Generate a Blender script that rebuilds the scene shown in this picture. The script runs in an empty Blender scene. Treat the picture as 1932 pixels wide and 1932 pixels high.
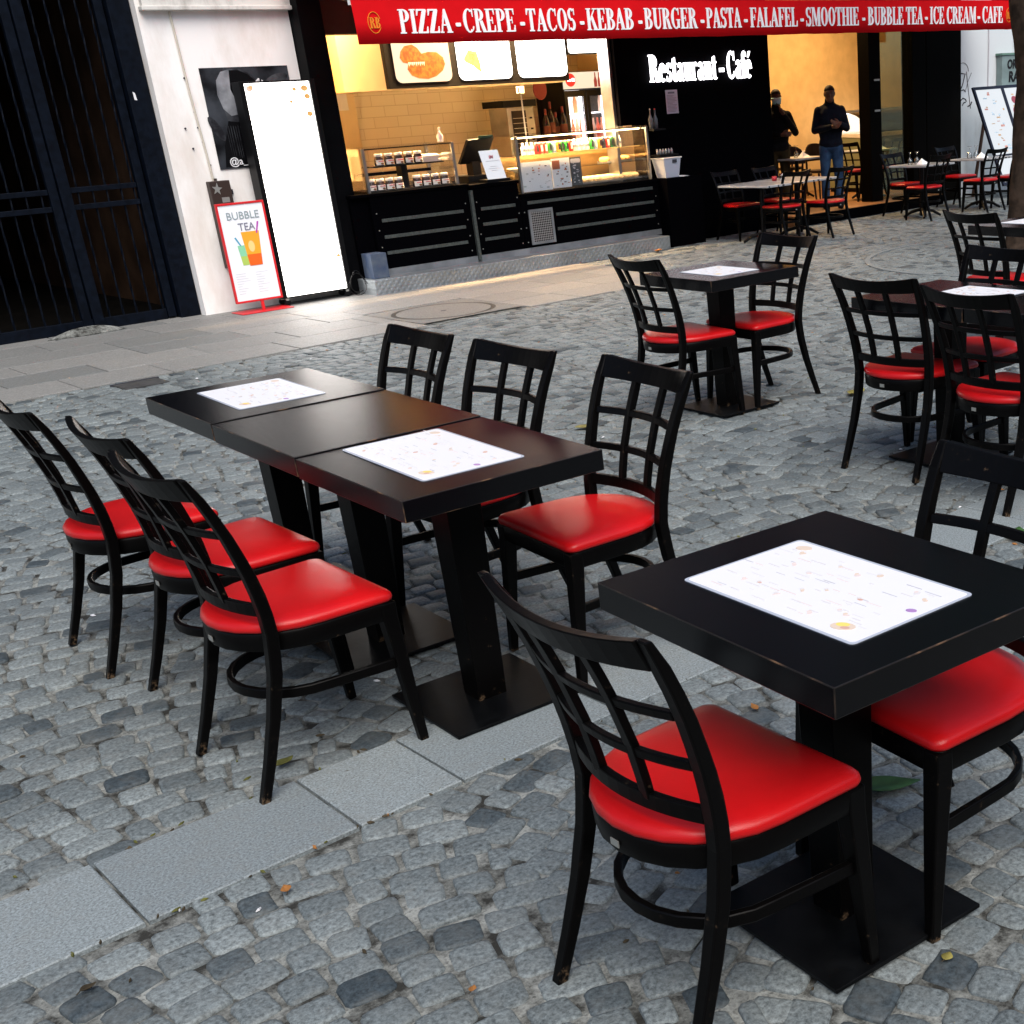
import bpy, bmesh, math, random
import numpy as np
from mathutils import Vector, Matrix
random.seed(7)
scene = bpy.context.scene
COL = scene.collection
R = math.radians

# ---------------------------------------------------------------- camera
cd = bpy.data.cameras.new('camera'); cam = bpy.data.objects.new('camera', cd); COL.objects.link(cam)
CAM_R = ((0.70831844, -0.70351144, -0.05793653), (-0.31708944, -0.24377674, -0.91652997), (0.63066574, 0.66756614, -0.39574761))
rt, dn, fw = [Vector(v) for v in CAM_R]
M = Matrix.Identity(4)
for i in range(3):
    M[i][0] = rt[i]; M[i][1] = -dn[i]; M[i][2] = -fw[i]
M.translation = (0, 0, 1.61965)
cam.matrix_world = M
cd.sensor_fit = 'HORIZONTAL'; cd.sensor_width = 36.0
cd.lens = 2395.80 / 1932 * 36
cd.shift_x = (966 - 1464.03) / 1932
cd.shift_y = (1206.55 - 966) / 1932
cd.clip_start = 0.05; cd.clip_end = 400
scene.camera = cam

# ---------------------------------------------------------------- sky, sun, exposure
SUN_ELEV, SUN_AZ = 53.0, 203.0
world = bpy.data.worlds.new('World'); scene.world = world; world.use_nodes = True
wn = world.node_tree; bg = wn.nodes['Background']
sky = wn.nodes.new('ShaderNodeTexSky'); sky.sky_type = 'NISHITA'; sky.sun_disc = False
sky.sun_elevation = R(SUN_ELEV); sky.sun_rotation = R(SUN_AZ)
sky.air_density = 1.0; sky.dust_density = 2.0; sky.ozone_density = 1.0
wn.links.new(sky.outputs[0], bg.inputs[0]); bg.inputs[1].default_value = 0.074
sd = bpy.data.lights.new('sun', 'SUN'); sun = bpy.data.objects.new('sun', sd); COL.objects.link(sun)
sd.energy = 1.5; sd.angle = R(52); sd.color = (1, 0.95, 0.88)
sdir = Vector((math.sin(R(SUN_AZ)) * math.cos(R(SUN_ELEV)), math.cos(R(SUN_AZ)) * math.cos(R(SUN_ELEV)), math.sin(R(SUN_ELEV))))
sun.rotation_euler = sdir.to_track_quat('Z', 'Y').to_euler()
sun.location = (0, -5, 20)
vs = scene.view_settings
vs.view_transform = 'Standard'; vs.look = 'None'; vs.gamma = 1; vs.use_curve_mapping = False
vs.exposure = 1.36

# ---------------------------------------------------------------- mesh helpers
class MB:
    def __init__(s): s.v = []; s.f = []; s.m = []; s.mi = 0
    def face(s, pts):
        n = len(s.v); s.v += [tuple(p) for p in pts]; s.f.append(tuple(range(n, n + len(pts)))); s.m.append(s.mi)
    def add(s, vs_, fs):
        n = len(s.v); s.v += [tuple(p) for p in vs_]
        for f in fs: s.f.append(tuple(i + n for i in f)); s.m.append(s.mi)
        return s
    def hexa(s, b, t):          # bottom 4 (ccw from above) and top 4
        return s.add(list(b) + list(t), [(3, 2, 1, 0), (4, 5, 6, 7), (0, 1, 5, 4), (1, 2, 6, 5), (2, 3, 7, 6), (3, 0, 4, 7)])
    def box(s, x0, x1, y0, y1, z0, z1):
        return s.hexa([(x0, y0, z0), (x1, y0, z0), (x1, y1, z0), (x0, y1, z0)], [(x0, y0, z1), (x1, y0, z1), (x1, y1, z1), (x0, y1, z1)])
    def loft(s, rings, cap=True, closed=True):
        n = len(rings[0]); V = [p for r in rings for p in r]; F = []
        for k in range(len(rings) - 1):
            for i in range(n if closed else n - 1):
                j = (i + 1) % n
                F.append((k * n + i, k * n + j, (k + 1) * n + j, (k + 1) * n + i))
        if cap: F.append(tuple(range(n))[::-1]); F.append(tuple((len(rings) - 1) * n + i for i in range(n)))
        return s.add(V, F)
    def tube(s, pts, r, n=8):
        pts = [Vector(p) for p in pts]; rr = r if isinstance(r, (list, tuple)) else [r] * len(pts); rings = []
        up = Vector((0.12, 0.31, 0.94))
        for i, p in enumerate(pts):
            d = (pts[min(i + 1, len(pts) - 1)] - pts[max(i - 1, 0)]).normalized()
            a = d.cross(up)
            if a.length < 1e-3: a = d.cross(Vector((1, 0, 0)))
            a.normalize(); b = d.cross(a)
            rings.append([p + rr[i] * (math.cos(t) * a + math.sin(t) * b) for t in [2 * math.pi * k / n for k in range(n)]])
        return s.loft(rings)
    def lathe(s, prof, c=(0, 0, 0), n=16):
        rings = [[(c[0] + r * math.cos(2 * math.pi * k / n), c[1] + r * math.sin(2 * math.pi * k / n), c[2] + z) for k in range(n)] for r, z in prof]
        return s.loft(rings)
    def prism(s, poly, a, b, axis='y'):
        g = {'y': lambda u, w, t: (u, t, w), 'z': lambda u, w, t: (u, w, t), 'x': lambda u, w, t: (t, u, w)}[axis]
        n = len(poly); V = [g(u, w, a) for u, w in poly] + [g(u, w, b) for u, w in poly]
        F = [tuple(range(n)), tuple(range(2 * n - 1, n - 1, -1))] + [(i, (i + 1) % n, n + (i + 1) % n, n + i)[::-1] for i in range(n)]
        return s.add(V, F)
    def mesh(s, name, mats, smooth=False):
        me = bpy.data.meshes.new(name); me.from_pydata(s.v, [], s.f)
        for m in (mats if isinstance(mats, (list, tuple)) else [mats]): me.materials.append(m)
        if len(me.materials) > 1: me.polygons.foreach_set('material_index', s.m)
        bm = bmesh.new(); bm.from_mesh(me); bmesh.ops.recalc_face_normals(bm, faces=bm.faces); bm.to_mesh(me); bm.free()
        if smooth: me.polygons.foreach_set('use_smooth', [True] * len(me.polygons))
        me.update(); return me
    def build(s, name, mats, parent=None, smooth=False, bevel=0, bmat=None, autosmooth=False):
        o = bpy.data.objects.new(name, s.mesh(name, mats, smooth or autosmooth)); COL.objects.link(o)
        if parent: o.parent = parent
        if autosmooth: o.data.set_sharp_from_angle(angle=R(35))
        if bevel:
            b = o.modifiers.new('bevel', 'BEVEL'); b.width = bevel; b.segments = 2; b.limit_method = 'ANGLE'
            if bmat is not None: b.material = bmat
        return o

def tag(o, label, cat, group=None, kind=None):
    o['label'] = label; o['category'] = cat
    if group: o['group'] = group
    if kind: o['kind'] = kind
    return o
def thing(name, label, cat, loc=(0, 0, 0), rz=0, group=None, sc=1):
    o = bpy.data.objects.new(name, None); COL.objects.link(o); o.empty_display_size = 0.1
    o.location = loc; o.rotation_euler = (0, 0, rz); o.scale = (sc, sc, sc)
    return tag(o, label, cat, group)
def struct(o): o['kind'] = 'structure'; return o
def dup(root, loc, rz=0, label=None, group=None, sc=1):
    r = root.copy(); COL.objects.link(r); r.location = loc; r.rotation_euler = (0, 0, rz); r.scale = (sc, sc, sc)
    if label: r['label'] = label
    if group: r['group'] = group
    for ch in list(root.children):
        c = ch.copy(); COL.objects.link(c); c.parent = r
        for g in ch.children:
            d = g.copy(); COL.objects.link(d); d.parent = c
    return r

# ---------------------------------------------------------------- material helpers
def mat(name, col, rough=0.6, spec=0.3, metal=0.0, var=0.0, vscale=8.0, bump=0.0, bscale=60.0, col2=None, alpha=None, trans=0.0, coat=0.0):
    m = bpy.data.materials.new(name); m.use_nodes = True; nt = m.node_tree; N = nt.nodes; b = N['Principled BSDF']
    b.inputs['Base Color'].default_value = (*col, 1); b.inputs['Roughness'].default_value = rough
    b.inputs['Specular IOR Level'].default_value = spec; b.inputs['Metallic'].default_value = metal
    b.inputs['Transmission Weight'].default_value = trans; b.inputs['Coat Weight'].default_value = coat
    if alpha is not None: b.inputs['Alpha'].default_value = alpha
    if var or col2:
        tc = N.new('ShaderNodeTexCoord'); nz = N.new('ShaderNodeTexNoise'); nz.inputs['Scale'].default_value = vscale; nz.inputs['Detail'].default_value = 6
        nt.links.new(tc.outputs['Object'], nz.inputs['Vector'])
        rp = N.new('ShaderNodeValToRGB'); c2 = col2 or tuple(c * (1 - var) for c in col)
        rp.color_ramp.elements[0].position = 0.35; rp.color_ramp.elements[1].position = 0.65
        rp.color_ramp.elements[0].color = (*c2, 1); rp.color_ramp.elements[1].color = (*col, 1)
        nt.links.new(nz.outputs['Fac'], rp.inputs[0]); nt.links.new(rp.outputs[0], b.inputs['Base Color'])
        rr = N.new('ShaderNodeMapRange'); rr.inputs[3].default_value = rough * 0.85; rr.inputs[4].default_value = min(1, rough * 1.15)
        nt.links.new(nz.outputs['Fac'], rr.inputs[0]); nt.links.new(rr.outputs[0], b.inputs['Roughness'])
    if bump:
        tc = N.new('ShaderNodeTexCoord'); nz = N.new('ShaderNodeTexNoise'); nz.inputs['Scale'].default_value = bscale; nz.inputs['Detail'].default_value = 4
        nt.links.new(tc.outputs['Object'], nz.inputs['Vector'])
        bp = N.new('ShaderNodeBump'); bp.inputs['Strength'].default_value = bump; bp.inputs['Distance'].default_value = 0.004
        nt.links.new(nz.outputs['Fac'], bp.inputs['Height']); nt.links.new(bp.outputs[0], b.inputs['Normal'])
    return m
def emit(name, col, strength, col2=None, scale=20):
    m = bpy.data.materials.new(name); m.use_nodes = True; nt = m.node_tree; b = nt.nodes['Principled BSDF']
    b.inputs['Base Color'].default_value = (*[min(1, c) * 0.06 for c in col], 1)
    b.inputs['Emission Color'].default_value = (*col, 1); b.inputs['Emission Strength'].default_value = strength
    b.inputs['Roughness'].default_value = 0.5; b.inputs['Specular IOR Level'].default_value = 0.2
    if col2:
        N = nt.nodes; tc = N.new('ShaderNodeTexCoord'); nz = N.new('ShaderNodeTexNoise'); nz.inputs['Scale'].default_value = scale; nz.inputs['Detail'].default_value = 5
        nt.links.new(tc.outputs['Object'], nz.inputs['Vector']); rp = N.new('ShaderNodeValToRGB')
        rp.color_ramp.elements[0].position = 0.38; rp.color_ramp.elements[1].position = 0.62
        rp.color_ramp.elements[0].color = (*col2, 1); rp.color_ramp.elements[1].color = (*col, 1)
        nt.links.new(nz.outputs['Fac'], rp.inputs[0]); nt.links.new(rp.outputs[0], b.inputs['Emission Color'])
    return m
def glass(name, tint=(1, 1, 1), refl=0.12):
    m = bpy.data.materials.new(name); m.use_nodes = True; nt = m.node_tree; N = nt.nodes; N.clear()
    out = N.new('ShaderNodeOutputMaterial'); mx = N.new('ShaderNodeMixShader'); tr = N.new('ShaderNodeBsdfTransparent'); gl = N.new('ShaderNodeBsdfGlossy')
    lw = N.new('ShaderNodeLayerWeight'); lw.inputs[0].default_value = 0.25; mp = N.new('ShaderNodeMapRange'); mp.inputs[3].default_value = refl * 0.35; mp.inputs[4].default_value = min(1, refl * 4)
    tr.inputs[0].default_value = (*tint, 1); gl.inputs['Roughness'].default_value = 0.03
    nt.links.new(lw.outputs['Fresnel'], mp.inputs[0]); nt.links.new(mp.outputs[0], mx.inputs[0])
    nt.links.new(tr.outputs[0], mx.inputs[1]); nt.links.new(gl.outputs[0], mx.inputs[2]); nt.links.new(mx.outputs[0], out.inputs[0])
    return m

def nodes(m): return m.node_tree.nodes, m.node_tree.links, m.node_tree.nodes['Principled BSDF']
K = {}
def wood_top(name):
    # dark stained veneer: fine lengthwise grain, satin sheen
    m = mat(name, (0.0011, 0.0013, 0.0021), 0.27, 0.30); N, L, b = nodes(m); tc = N.new('ShaderNodeTexCoord'); mp = N.new('ShaderNodeMapping'); mp.inputs['Scale'].default_value = (90, 6, 90)
    nz = N.new('ShaderNodeTexNoise'); nz.inputs['Scale'].default_value = 2.0; nz.inputs['Detail'].default_value = 6
    L.new(tc.outputs['Object'], mp.inputs[0]); L.new(mp.outputs[0], nz.inputs['Vector'])
    mr = N.new('ShaderNodeMapRange'); mr.inputs[3].default_value = 0.19; mr.inputs[4].default_value = 0.26; L.new(nz.outputs['Fac'], mr.inputs[0]); L.new(mr.outputs[0], b.inputs['Roughness'])
    bp = N.new('ShaderNodeBump'); bp.inputs['Strength'].default_value = 0.06; bp.inputs['Distance'].default_value = 0.001; L.new(nz.outputs['Fac'], bp.inputs['Height']); L.new(bp.outputs[0], b.inputs['Normal'])
    return m
def black_lacquer(name):
    # black stained beech: scuffs here and there, feet worn to bare wood
    m = mat(name, (0.0014, 0.0012, 0.0012), 0.34, 0.09, bump=0.03, bscale=160); N, L, b = nodes(m); tc = N.new('ShaderNodeTexCoord'); sp = N.new('ShaderNodeSeparateXYZ'); L.new(tc.outputs['Object'], sp.inputs[0])
    nz = N.new('ShaderNodeTexNoise'); nz.inputs['Scale'].default_value = 38; nz.inputs['Detail'].default_value = 6; nz.inputs['Roughness'].default_value = 0.7; L.new(tc.outputs['Object'], nz.inputs['Vector'])
    lo = N.new('ShaderNodeMapRange'); lo.inputs[1].default_value = 0.045; lo.inputs[2].default_value = 0.0; lo.inputs[3].default_value = 0.0; lo.inputs[4].default_value = 0.17; L.new(sp.outputs[2], lo.inputs[0])
    ad = N.new('ShaderNodeMath'); ad.operation = 'ADD'; L.new(nz.outputs['Fac'], ad.inputs[0]); L.new(lo.outputs[0], ad.inputs[1])
    rp = N.new('ShaderNodeValToRGB'); e = rp.color_ramp.elements; e[0].position = 0.62; e[0].color = (0.0014, 0.0012, 0.0012, 1); e[1].position = 0.76; e[1].color = (0.085, 0.055, 0.032, 1); q = e.new(0.66); q.color = (0.006, 0.0045, 0.0035, 1)
    L.new(ad.outputs[0], rp.inputs[0]); L.new(rp.outputs[0], b.inputs['Base Color'])
    r2 = N.new('ShaderNodeMapRange'); r2.inputs[3].default_value = 0.28; r2.inputs[4].default_value = 0.46; L.new(nz.outputs['Fac'], r2.inputs[0]); L.new(r2.outputs[0], b.inputs['Roughness']); return m
def edge_wear(name):
    # black edge with sparse chips of bare tan wood
    m = mat(name, (0.008, 0.006, 0.005), 0.4, 0.3); N, L, b = nodes(m); tc = N.new('ShaderNodeTexCoord'); nz = N.new('ShaderNodeTexNoise'); nz.inputs['Scale'].default_value = 17; nz.inputs['Detail'].default_value = 5
    L.new(tc.outputs['Object'], nz.inputs['Vector']); rp = N.new('ShaderNodeValToRGB'); e = rp.color_ramp.elements
    e[0].position = 0.50; e[0].color = (0.010, 0.008, 0.007, 1); e[1].position = 0.70; e[1].color = (0.15, 0.085, 0.045, 1)
    q = e.new(0.60); q.color = (0.035, 0.022, 0.015, 1); L.new(nz.outputs['Fac'], rp.inputs[0]); L.new(rp.outputs[0], b.inputs['Base Color']); return m
K['black_wood'] = black_lacquer('black_wood')
K['table_top'] = wood_top('table_top')
K['worn_edge'] = edge_wear('worn_edge')
K['red_vinyl'] = mat('red_vinyl', (0.52, 0.0058, 0.0078), 0.33, 0.32, var=0.16, vscale=7, bump=0.16, bscale=420)
K['iron_plate'] = mat('iron_plate', (0.003, 0.0034, 0.004), 0.45, 0.12, var=0.5, vscale=18, bump=0.06, bscale=90)
K['black_paint'] = mat('black_paint', (0.0018, 0.002, 0.0026), 0.5, 0.05, var=0.3, vscale=5)
K['black_gloss'] = mat('black_gloss', (0.0008, 0.0008, 0.0014), 0.55, 0.012)
K['black_plastic'] = mat('black_plastic', (0.004, 0.004, 0.0045), 0.4, 0.15)
K['navy_iron'] = mat('navy_iron', (0.0020, 0.0042, 0.0095), 0.5, 0.10, var=0.5, vscale=20, bump=0.1, bscale=80)
K['white_paper'] = mat('white_paper', (0.70, 0.70, 0.72), 0.45, 0.3)
K['white_plastic'] = mat('white_plastic', (0.8, 0.8, 0.8), 0.4, 0.4)
K['steel'] = mat('steel', (0.5, 0.5, 0.5), 0.35, 0.5, metal=1.0, var=0.25, vscale=6)
K['kick_steel'] = mat('kick_steel', (0.30, 0.32, 0.34), 0.45, 0.5, metal=0.6, var=0.35, vscale=5)
K['strip_grey'] = mat('strip_grey', (0.10, 0.115, 0.11), 0.4, 0.5, metal=0.5, var=0.4, vscale=60)
K['awning_red'] = mat('awning_red', (0.66, 0.006, 0.010), 0.8, 0.05, var=0.12, vscale=3, bump=0.08, bscale=30)
K['letter_white'] = mat('letter_white', (0.86, 0.86, 0.87), 0.7, 0.1)
K['gold'] = mat('gold', (0.75, 0.22, 0.02), 0.6, 0.2)
K['red_paint'] = mat('red_paint', (0.62, 0.015, 0.02), 0.4, 0.4)
K['glass'] = glass('glass')
K['clear_glass'] = glass('clear_glass', (0.93, 0.95, 0.95), 0.3)
K['lit_white'] = emit('lit_white', (1, 0.95, 0.90), 3.6)
K['lit_panel'] = emit('lit_panel', (1, 0.95, 0.86), 2.6)
K['lit_cream'] = emit('lit_cream', (1, 0.84, 0.62), 0.38)
K['lit_letter'] = emit('lit_letter', (1, 0.96, 1), 2.2)
K['lit_lamp'] = emit('lit_lamp', (1, 0.72, 0.36), 6.0)
K['lit_cool'] = emit('lit_cool', (0.98, 0.95, 1), 2.2)
K['lit_food'] = emit('lit_food', (0.85, 0.27, 0.02), 0.36, (0.35, 0.05, 0.004), 26)
K['lit_wrap'] = emit('lit_wrap', (1.0, 0.60, 0.22), 0.36, (0.85, 0.42, 0.13), 20)
K['lit_red'] = emit('lit_red', (0.8, 0.03, 0.02), 0.5)
K['lit_pale'] = emit('lit_pale', (1.0, 0.72, 0.56), 0.36)
K['cream_wall'] = mat('cream_wall', (0.66, 0.47, 0.24), 0.8, 0.1, var=0.16, vscale=5, bump=0.15, bscale=25)
K['cream_paint'] = mat('cream_paint', (0.72, 0.58, 0.36), 0.6, 0.2, var=0.1, vscale=3)
K['wood_floor'] = mat('wood_floor', (0.30, 0.15, 0.06), 0.5, 0.25, var=0.4, vscale=6)
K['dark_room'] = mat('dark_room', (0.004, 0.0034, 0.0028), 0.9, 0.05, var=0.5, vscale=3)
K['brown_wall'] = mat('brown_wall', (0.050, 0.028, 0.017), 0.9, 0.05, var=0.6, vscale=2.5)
K['dark_door'] = mat('dark_door', (0.0016, 0.0013, 0.001), 0.5, 0.02)
K['skin'] = mat('skin', (0.11, 0.047, 0.026), 0.55, 0.3, var=0.2, vscale=15)
K['skin_dark'] = mat('skin_dark', (0.09, 0.038, 0.022), 0.55, 0.3, var=0.2, vscale=15)
K['hair'] = mat('hair', (0.006, 0.005, 0.005), 0.7, 0.2)
K['navy_cloth'] = mat('navy_cloth', (0.006, 0.008, 0.015), 0.9, 0.1, var=0.4, vscale=14, bump=0.3, bscale=40)
K['black_cloth'] = mat('black_cloth', (0.006, 0.006, 0.007), 0.9, 0.1, var=0.4, vscale=10)
K['denim'] = mat('denim', (0.030, 0.065, 0.13), 0.9, 0.1, col2=(0.012, 0.028, 0.065), vscale=9, bump=0.3, bscale=40)
K['olive_cloth'] = mat('olive_cloth', (0.03, 0.022, 0.010), 0.9, 0.1)
K['mask_blue'] = mat('mask_blue', (0.42, 0.70, 0.70), 0.8, 0.1)
K['marble'] = mat('marble', (0.42, 0.43, 0.44), 0.35, 0.4, col2=(0.28, 0.29, 0.31), vscale=7)
K['stripe_dark'] = mat('stripe_dark', (0.03, 0.04, 0.045), 0.4, 0.4)
K['napkin'] = mat('napkin', (0.85, 0.85, 0.86), 0.8, 0.1)
K['bark'] = mat('bark', (0.055, 0.038, 0.028), 0.95, 0.05, col2=(0.022, 0.016, 0.012), vscale=11, bump=1.0, bscale=28)
K['leaf_green'] = mat('leaf_green', (0.045, 0.115, 0.03), 0.5, 0.3, var=0.5, vscale=30)
K['leaf_yellow'] = mat('leaf_yellow', (0.30, 0.26, 0.07), 0.6, 0.2, var=0.4, vscale=30)
K['leaf_orange'] = mat('leaf_orange', (0.40, 0.17, 0.05), 0.7, 0.2, var=0.4, vscale=40)
K['leaf_brown'] = mat('leaf_brown', (0.07, 0.055, 0.035), 0.8, 0.1, var=0.5, vscale=30)
K['leaf_olive'] = mat('leaf_olive', (0.13, 0.13, 0.035), 0.7, 0.2, var=0.4, vscale=40)
K['box_brown'] = mat('box_brown', (0.035, 0.022, 0.018), 0.5, 0.3)
K['silver'] = mat('silver', (0.45, 0.45, 0.42), 0.4, 0.5, metal=0.7)
K['chocolate'] = mat('chocolate', (0.025, 0.008, 0.005), 0.25, 0.5)
K['cardboard'] = mat('cardboard', (0.09, 0.11, 0.14), 0.8, 0.1, col2=(0.04, 0.06, 0.11), vscale=7)
K['grey_box'] = mat('grey_box', (0.20, 0.27, 0.27), 0.6, 0.3, var=0.2, vscale=6)
K['spray'] = mat('spray', (0.01, 0.01, 0.012), 0.6, 0.2)
K['spray_grey'] = mat('spray_grey', (0.12, 0.11, 0.12), 0.7, 0.2)
K['pipe'] = mat('pipe', (0.55, 0.50, 0.42), 0.7, 0.2)
K['stone_upper'] = mat('stone_upper', (0.05, 0.056, 0.07), 0.9, 0.1, var=0.3, vscale=1.5)
K['pastry'] = mat('pastry', (0.62, 0.36, 0.13), 0.6, 0.2, var=0.3, vscale=20)
K['bread'] = mat('bread', (0.75, 0.58, 0.34), 0.7, 0.2, var=0.2, vscale=20)
K['bottle_dark'] = mat('bottle_dark', (0.012, 0.008, 0.006), 0.15, 0.5)
K['ink'] = mat('ink', (0.04, 0.04, 0.05), 0.6, 0.2)
K['ink_grey'] = mat('ink_grey', (0.48, 0.48, 0.52), 0.6, 0.2)
K['ink_pale'] = mat('ink_pale', (0.63, 0.61, 0.62), 0.5, 0.3)
K['laminate'] = mat('laminate', (0.42, 0.46, 0.54), 0.2, 0.4)
def colm(name, c, rough=0.5, spec=0.3):
    if name not in K: K[name] = mat(name, c, rough, spec)
    return K[name]
# white plaster: faint grime near joints and blotches
def plaster(name, base, dirt, sc):
    m = mat(name, base, 0.85, 0.1, bump=0.25, bscale=18); N, L, b = nodes(m)
    tc = N.new('ShaderNodeTexCoord'); mp = N.new('ShaderNodeMapping'); mp.inputs['Scale'].default_value = (1, 1, 0.35)
    n1 = N.new('ShaderNodeTexNoise'); n1.inputs['Scale'].default_value = sc; n1.inputs['Detail'].default_value = 9; n1.inputs['Roughness'].default_value = 0.65
    rp = N.new('ShaderNodeValToRGB'); rp.color_ramp.elements[0].position = 0.30; rp.color_ramp.elements[1].position = 0.52
    rp.color_ramp.elements[0].color = (*dirt, 1); rp.color_ramp.elements[1].color = (*base, 1)
    L.new(tc.outputs['Object'], mp.inputs[0]); L.new(mp.outputs[0], n1.inputs['Vector']); L.new(n1.outputs['Fac'], rp.inputs[0]); L.new(rp.outputs[0], b.inputs['Base Color'])
    return m
K['plaster'] = plaster('plaster', (0.86, 0.84, 0.82), (0.70, 0.65, 0.60), 2.2)
K['plaster_grey'] = plaster('plaster_grey', (0.62, 0.60, 0.56), (0.30, 0.27, 0.24), 4.0)
K['plaster_cool'] = plaster('plaster_cool', (0.62, 0.66, 0.68), (0.42, 0.42, 0.42), 2.0)
# tiled back wall
def tiles():
    m = mat('wall_tile', (0.7, 0.6, 0.42), 0.35, 0.4); N, L, b = nodes(m)
    tc = N.new('ShaderNodeTexCoord'); sp = N.new('ShaderNodeSeparateXYZ'); cb = N.new('ShaderNodeCombineXYZ'); br = N.new('ShaderNodeTexBrick')
    L.new(tc.outputs['Object'], sp.inputs[0]); L.new(sp.outputs[0], cb.inputs[0]); L.new(sp.outputs[2], cb.inputs[1]); L.new(cb.outputs[0], br.inputs['Vector'])
    br.inputs['Scale'].default_value = 1; br.inputs['Brick Width'].default_value = 0.30; br.inputs['Row Height'].default_value = 0.115; br.inputs['Mortar Size'].default_value = 0.004
    br.inputs['Color1'].default_value = (0.74, 0.66, 0.48, 1); br.inputs['Color2'].default_value = (0.71, 0.62, 0.45, 1); br.inputs['Mortar'].default_value = (0.56, 0.46, 0.29, 1)
    L.new(br.outputs['Color'], b.inputs['Base Color'])
    return m
K['wall_tile'] = tiles()
# checker plate
def checker():
    m = mat('checker_plate', (0.30, 0.33, 0.35), 0.48, 0.5, metal=0.6, var=0.3, vscale=3); N, L, b = nodes(m)
    tc = N.new('ShaderNodeTexCoord'); bp = N.new('ShaderNodeBump'); bp.inputs['Strength'].default_value = 1.0; bp.inputs['Distance'].default_value = 0.004
    vo = N.new('ShaderNodeTexVoronoi'); vo.inputs['Scale'].default_value = 22; vo.inputs['Randomness'].default_value = 0.12
    mp = N.new('ShaderNodeMapping'); mp.inputs['Rotation'].default_value = (0, R(45), 0)
    L.new(tc.outputs['Object'], mp.inputs[0]); L.new(mp.outputs[0], vo.inputs['Vector']); rp = N.new('ShaderNodeValToRGB')
    rp.color_ramp.elements[0].position = 0.25; rp.color_ramp.elements[1].position = 0.5; rp.color_ramp.elements[0].color = (1, 1, 1, 1); rp.color_ramp.elements[1].color = (0, 0, 0, 1)
    L.new(vo.outputs['Distance'], rp.inputs[0]); L.new(rp.outputs[0], bp.inputs['Height']); L.new(bp.outputs[0], b.inputs['Normal'])
    return m
K['checker_plate'] = checker()

# ---------------------------------------------------------------- lettering
def font_mesh(txt, size=1.0, extrude=0.0, bold=0.0, align='LEFT'):
    cu = bpy.data.curves.new('t', 'FONT'); cu.body = txt; cu.size = size; cu.extrude = extrude; cu.offset = bold; cu.align_x = align; cu.resolution_u = 3
    o = bpy.data.objects.new('t', cu); me = bpy.data.meshes.new_from_object(o); bpy.data.objects.remove(o)
    return me
def wall_text(name, txt, x, y, z, h, m, parent=None, width=None, bold=0.0, shear=0.0, rot=0.0, align='LEFT', lean=0.0):
    """letters on a vertical plane facing -Y; h = capital height; lean tilts the plane back"""
    me = font_mesh(txt, 1.0, 0.002 / max(h, 1e-3), bold, align); co = np.empty(len(me.vertices) * 3, 'f'); me.vertices.foreach_get('co', co); co = co.reshape(-1, 3)
    s = h / 0.70; u = co[:, 0] * s; w = co[:, 1] * s
    if width: u = u / max(1e-6, (u.max() - u.min())) * width
    u = u + shear * w; c, sn = math.cos(rot), math.sin(rot); u, w = c * u - sn * w, sn * u + c * w
    out = np.stack([u, -co[:, 2] * s + w * math.sin(lean), w * math.cos(lean)], 1) + np.array([x, y, z])
    me.vertices.foreach_set('co', out.ravel().astype('f')); me.materials.append(m); me.update()
    o = bpy.data.objects.new(name, me); COL.objects.link(o)
    if parent: o.parent = parent
    return o

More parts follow.
